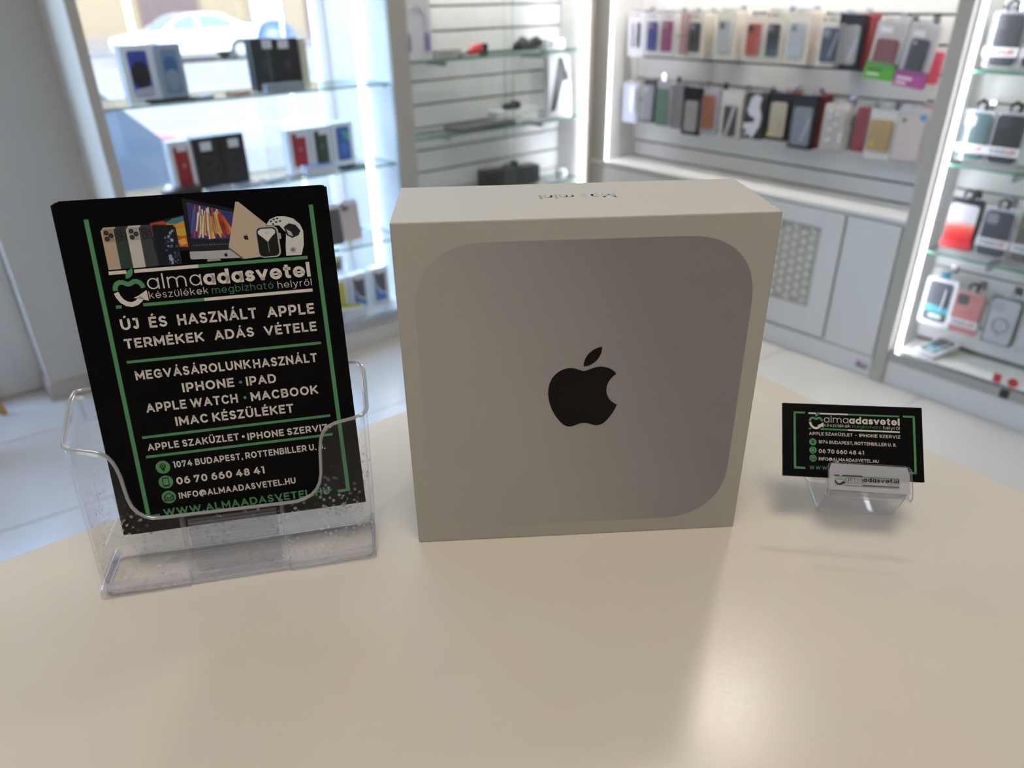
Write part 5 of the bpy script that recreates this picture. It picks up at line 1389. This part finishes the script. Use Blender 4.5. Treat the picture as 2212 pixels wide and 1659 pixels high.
for k in range(1, 5): cols.append((XL, HD * 1000 - CR - (HD * 1000 - 2 * CR) * k / 4, 114 - 12.5 * k / 4))
for k in range(1, 7):
    a = math.radians(180 + 90 * k / 6); cols.append((XL + CR + CR * math.cos(a), CR + CR * math.sin(a), 101.5 - 2.6 * k / 6))
RW_ = 9
mb = MB(); nC = len(cols); vs_ = []
for r in range(RW_):
    for (x, y, hgt) in cols:
        s = .6 + (hgt - .6) * r / (RW_ - 1)
        vs_.append((tap(x, s) * mm, y * mm + s * mm * math.sin(HT), s * mm * math.cos(HT)))
fs = [(r * nC + c, r * nC + (c + 1) % nC, (r + 1) * nC + (c + 1) % nC, (r + 1) * nC + c) for r in range(RW_ - 1) for c in range(nC)]
mb.add(vs_, fs)
pk = mb.build('pocket', [ACR, ACRRIM], ho, smooth=50)
so = pk.modifiers.new('wall', 'SOLIDIFY'); so.thickness = .0021; so.offset = -1; so.material_offset_rim = 1; so.use_even_offset = True
# thick rounded rim line along the cut edge
rim = MB(); rim.tube([(tap(x, hgt) * mm, y * mm + hgt * mm * math.sin(HT) + (.0011 if y < 1 else 0), hgt * mm * math.cos(HT)) for (x, y, hgt) in cols], .00115, 8, closed=True)
rim.build('rim', ACRRIM, ho, smooth=60)
# foot: thick lilac lip, interrupted in the middle
def lip(x0, x1, name, y0=-.0018, h=.0075):
    MB().cbox(x0, x1, y0, .006, 0, h, .0016).build(name, ACRBASE, ho)
lip(-.0838, -.0300, 'foot_lip'); lip(.0310, .0872, 'foot_lip')
MB().cbox(-.0300, .0310, .0012, .006, .0, .0045, .001).build('foot_bridge', ACRBASE, ho)
MB().cbox(-.082, .0855, .004, .040, .0, .0022, .0008).build('bottom_plate', ACR, ho)
MB().cbox(-.0845, -.0815, .006, .042, 0, .006, .001).cbox(.0848, .0878, .006, .042, 0, .006, .001).build('side_foot', ACRBASE, ho)
MB().cbox(-.078, .0815, .0125, .0415, .0290, .0308, .0006).build('inner_ledge', ACR, ho)
for xs in (-.0300, .0310):       # ribs beside the ribbed strip
    s0, s1 = .004, .046
    MB().add([(xs - .0011, s0 * math.sin(HT) + .002, s0), (xs + .0011, s0 * math.sin(HT) + .002, s0), (xs + .0011, s0 * math.sin(HT) + .009, s0), (xs - .0011, s0 * math.sin(HT) + .009, s0),
              (xs - .0011, s1 * math.sin(HT) + .0022, s1), (xs + .0011, s1 * math.sin(HT) + .0022, s1), (xs + .0011, s1 * math.sin(HT) + .006, s1), (xs - .0011, s1 * math.sin(HT) + .006, s1)],
             [(0, 3, 2, 1), (4, 5, 6, 7), (0, 1, 5, 4), (1, 2, 6, 5), (2, 3, 7, 6), (3, 0, 4, 7)]).build('side_rib', ACRBASE, ho)
RIBM = clear('acrylic_rib', (.9, .9, .92), haze=.10, hazecol=(.85, .85, .88), refl=.10)
for k in range(17):
    s = .0075 + k * .0022
    MB().tube([(-.0265, s * math.sin(HT) + .0032, s * math.cos(HT)), (.0275, s * math.sin(HT) + .0032, s * math.cos(HT))], .0009, 6).build('grip_rib', RIBM, ho, smooth=50)

# ---- business card holder and cards
KLOC = Vector((.2005, .0074, 0)); KYAW = -.19825
kh = empty('card_holder', KLOC, KYAW)
tag(kh, 'small clear acrylic business card holder with printed logo', 'holder')
TC = .66361
def kp(zc, off):        # point in the holder's (y, z) from card-plane coordinates
    return (-.0182 + math.sin(TC) * zc - math.cos(TC) * off, .0421 + math.cos(TC) * zc + math.sin(TC) * off)
pr_ = [kp(.030, -.0036), kp(.015, -.0036), kp(0, -.0036), kp(-.006, -.0034)]
for k in range(1, 10):
    a = math.radians(180 * k / 10); pr_.append(kp(-.006 - .0068 * math.sin(a), .0031 - .0066 * math.cos(a)))
pr_ += [kp(-.005, .0097), kp(.003, .0097), kp(.0098, .0096)]
ft_ = [(-.0205, .0335), (-.013, .020), (-.002, .0028), (.0005, .0010), (.004, .0007), (.030, .0007), (.052, .0007)]
def sheet(mb, prof, hw, shx):
    """extruded profile; rounded front corners come from narrowing the last rows"""
    n = len(prof); vs_ = []
    for i, (y, z) in enumerate(prof):
        for k in range(9):
            t = -1 + 2 * k / 8
            vs_.append((shx(i / (n - 1)) + t * hw(i / (n - 1)), y, z))
    mb.add(vs_, [(i * 9 + k, i * 9 + k + 1, (i + 1) * 9 + k + 1, (i + 1) * 9 + k) for i in range(n - 1) for k in range(8)])
    return mb
up_ = [pr_[-1]]
pr2 = pr_[:-1] + [kp(.0072, .0097), kp(.0088, .0096), kp(.0098, .0096)]
bd = sheet(MB(), pr2, lambda t: .0262 - (.0012 if t > .93 else 0) - (.0028 if t > .99 else 0), lambda t: -.0030 - .0036 * t)
o = bd.build('trough', [ACR2, ACRRIM], kh, smooth=40)
so = o.modifiers.new('wall', 'SOLIDIFY'); so.thickness = .0018; so.offset = 0; so.material_offset_rim = 1
bd = sheet(MB(), ft_, lambda t: .0258, lambda t: -.0040 + .0040 * min(1, t * 2))
o = bd.build('foot', [ACR2, ACRRIM], kh, smooth=40)
so = o.modifiers.new('wall', 'SOLIDIFY'); so.thickness = .0014; so.offset = 0; so.material_offset_rim = 1
CLOC = (.18374, -.00781, .04211); CROT = (-.66361, -.01983, -.19825)
_sheen = sheet(MB(), [kp(-.0085, .0102), kp(-.002, .0102), kp(.004, .0102), kp(.0088, .0101)], lambda t: .0252 - (.0015 if t > .95 else 0), lambda t: -.0062 - .0004 * t)
_sheen.build('sheen_film', clear('sheen_film', (.9, .9, .92), haze=.78, hazecol=(.62, .62, .66), refl=.03), kh)  # added whitish film, its haze paints in the ceiling's reflection on the lip
# logo printed on the lip, in card-plane coordinates
mb = MB()
logo_block(mb, lambda x: (-15.2 + (x + 52.8) * .357) * mm, lambda z: (-4.8 + (z - 144.4) * .30) * mm, 0)
lo = mb.build('logo_print', [mat('lip_ink', (38, 38, 42), .4), mat('lip_green', (150, 184, 158), .4)], kh)
_y, _z = kp(0, .0110)
lo.location = (-.0135, _y, _z); lo.rotation_euler = (-.66361, -.01983, 0)

def card(label, dy, front=False, group=None, dx=0.0):
    e = empty('business_card', Vector(CLOC), rot=CROT)
    tag(e, label, 'card', group)
    MB().prism([(-.045 + dx, 0), (.045 + dx, 0), (.045 + dx, .050), (-.045 + dx, .050)], dy, dy + .0004, 0, 1).build('sheet', [FBLACK, FEDGE], e)
    return e
bc = card('black business card with green frame and white print', 0)
for k in range(3):
    card('black business card behind the front card', .0008 * (k + 1), group='cards in the small clear holder', dx=(-.0002, .0002, 0)[k])
mb = MB()
for q in ((-38.0, -36.6, 5.1, 44.3), (-38.0, -30.5, 43.0, 44.3), (-38.0, -30.6, 5.1, 6.5), (39.0, 40.4, 5.1, 44.2), (32.9, 40.4, 42.9, 44.2), (33.5, 40.4, 5.1, 6.4)): rect(*q)
mb.build('green_rules', INK_G, bc)
mb = MB(); logo_block(mb, lambda x: (-28.2 + (x + 52.8) * .52) * mm, lambda z: (32.8 + (z - 144.4) * .533) * mm, YP); mb.build('emblem', [INK_W, INK_G], bc)
for (s, x0, x1, b, c) in (('APPLE SZAKÜZLET', -27.9, .3, 28.5, 2.1), ('-', 1.9, 2.9, 28.5, 2.1), ('IPHONE SZERVIZ', 4.5, 30.8, 28.5, 2.1), ('1074 BUDAPEST, ROTTENBILLER U. 8.', -21.8, 28.1, 22.9, 2.2), ('06 70 660 48 41', -21.7, 7.3, 16.4, 2.7), ('INFO@ALMAADASVETEL.HU', -21.8, 16.6, 11.4, 2.2)):
    text(MB(), s, x0 * mm, x1 * mm, b * mm, c * mm, .165, YP).build('lettering', INK_W, bc)
text(MB(), 'WWW.ALMAADASVETEL.HU', -27.9 * mm, 28.5 * mm, 5.1 * mm, 2.5 * mm, .16, YP, gap=.34).build('lettering', INK_G, bc)
for (z, kd) in ((23.8, 'pin'), (18.2, 'phone'), (12.7, 'mail')):
    mb = MB(); icon(mb, -25.5 * mm, z * mm, 2.4 * mm, kd, YP); mb.build('icon', [INK_G, INK_K], bc)
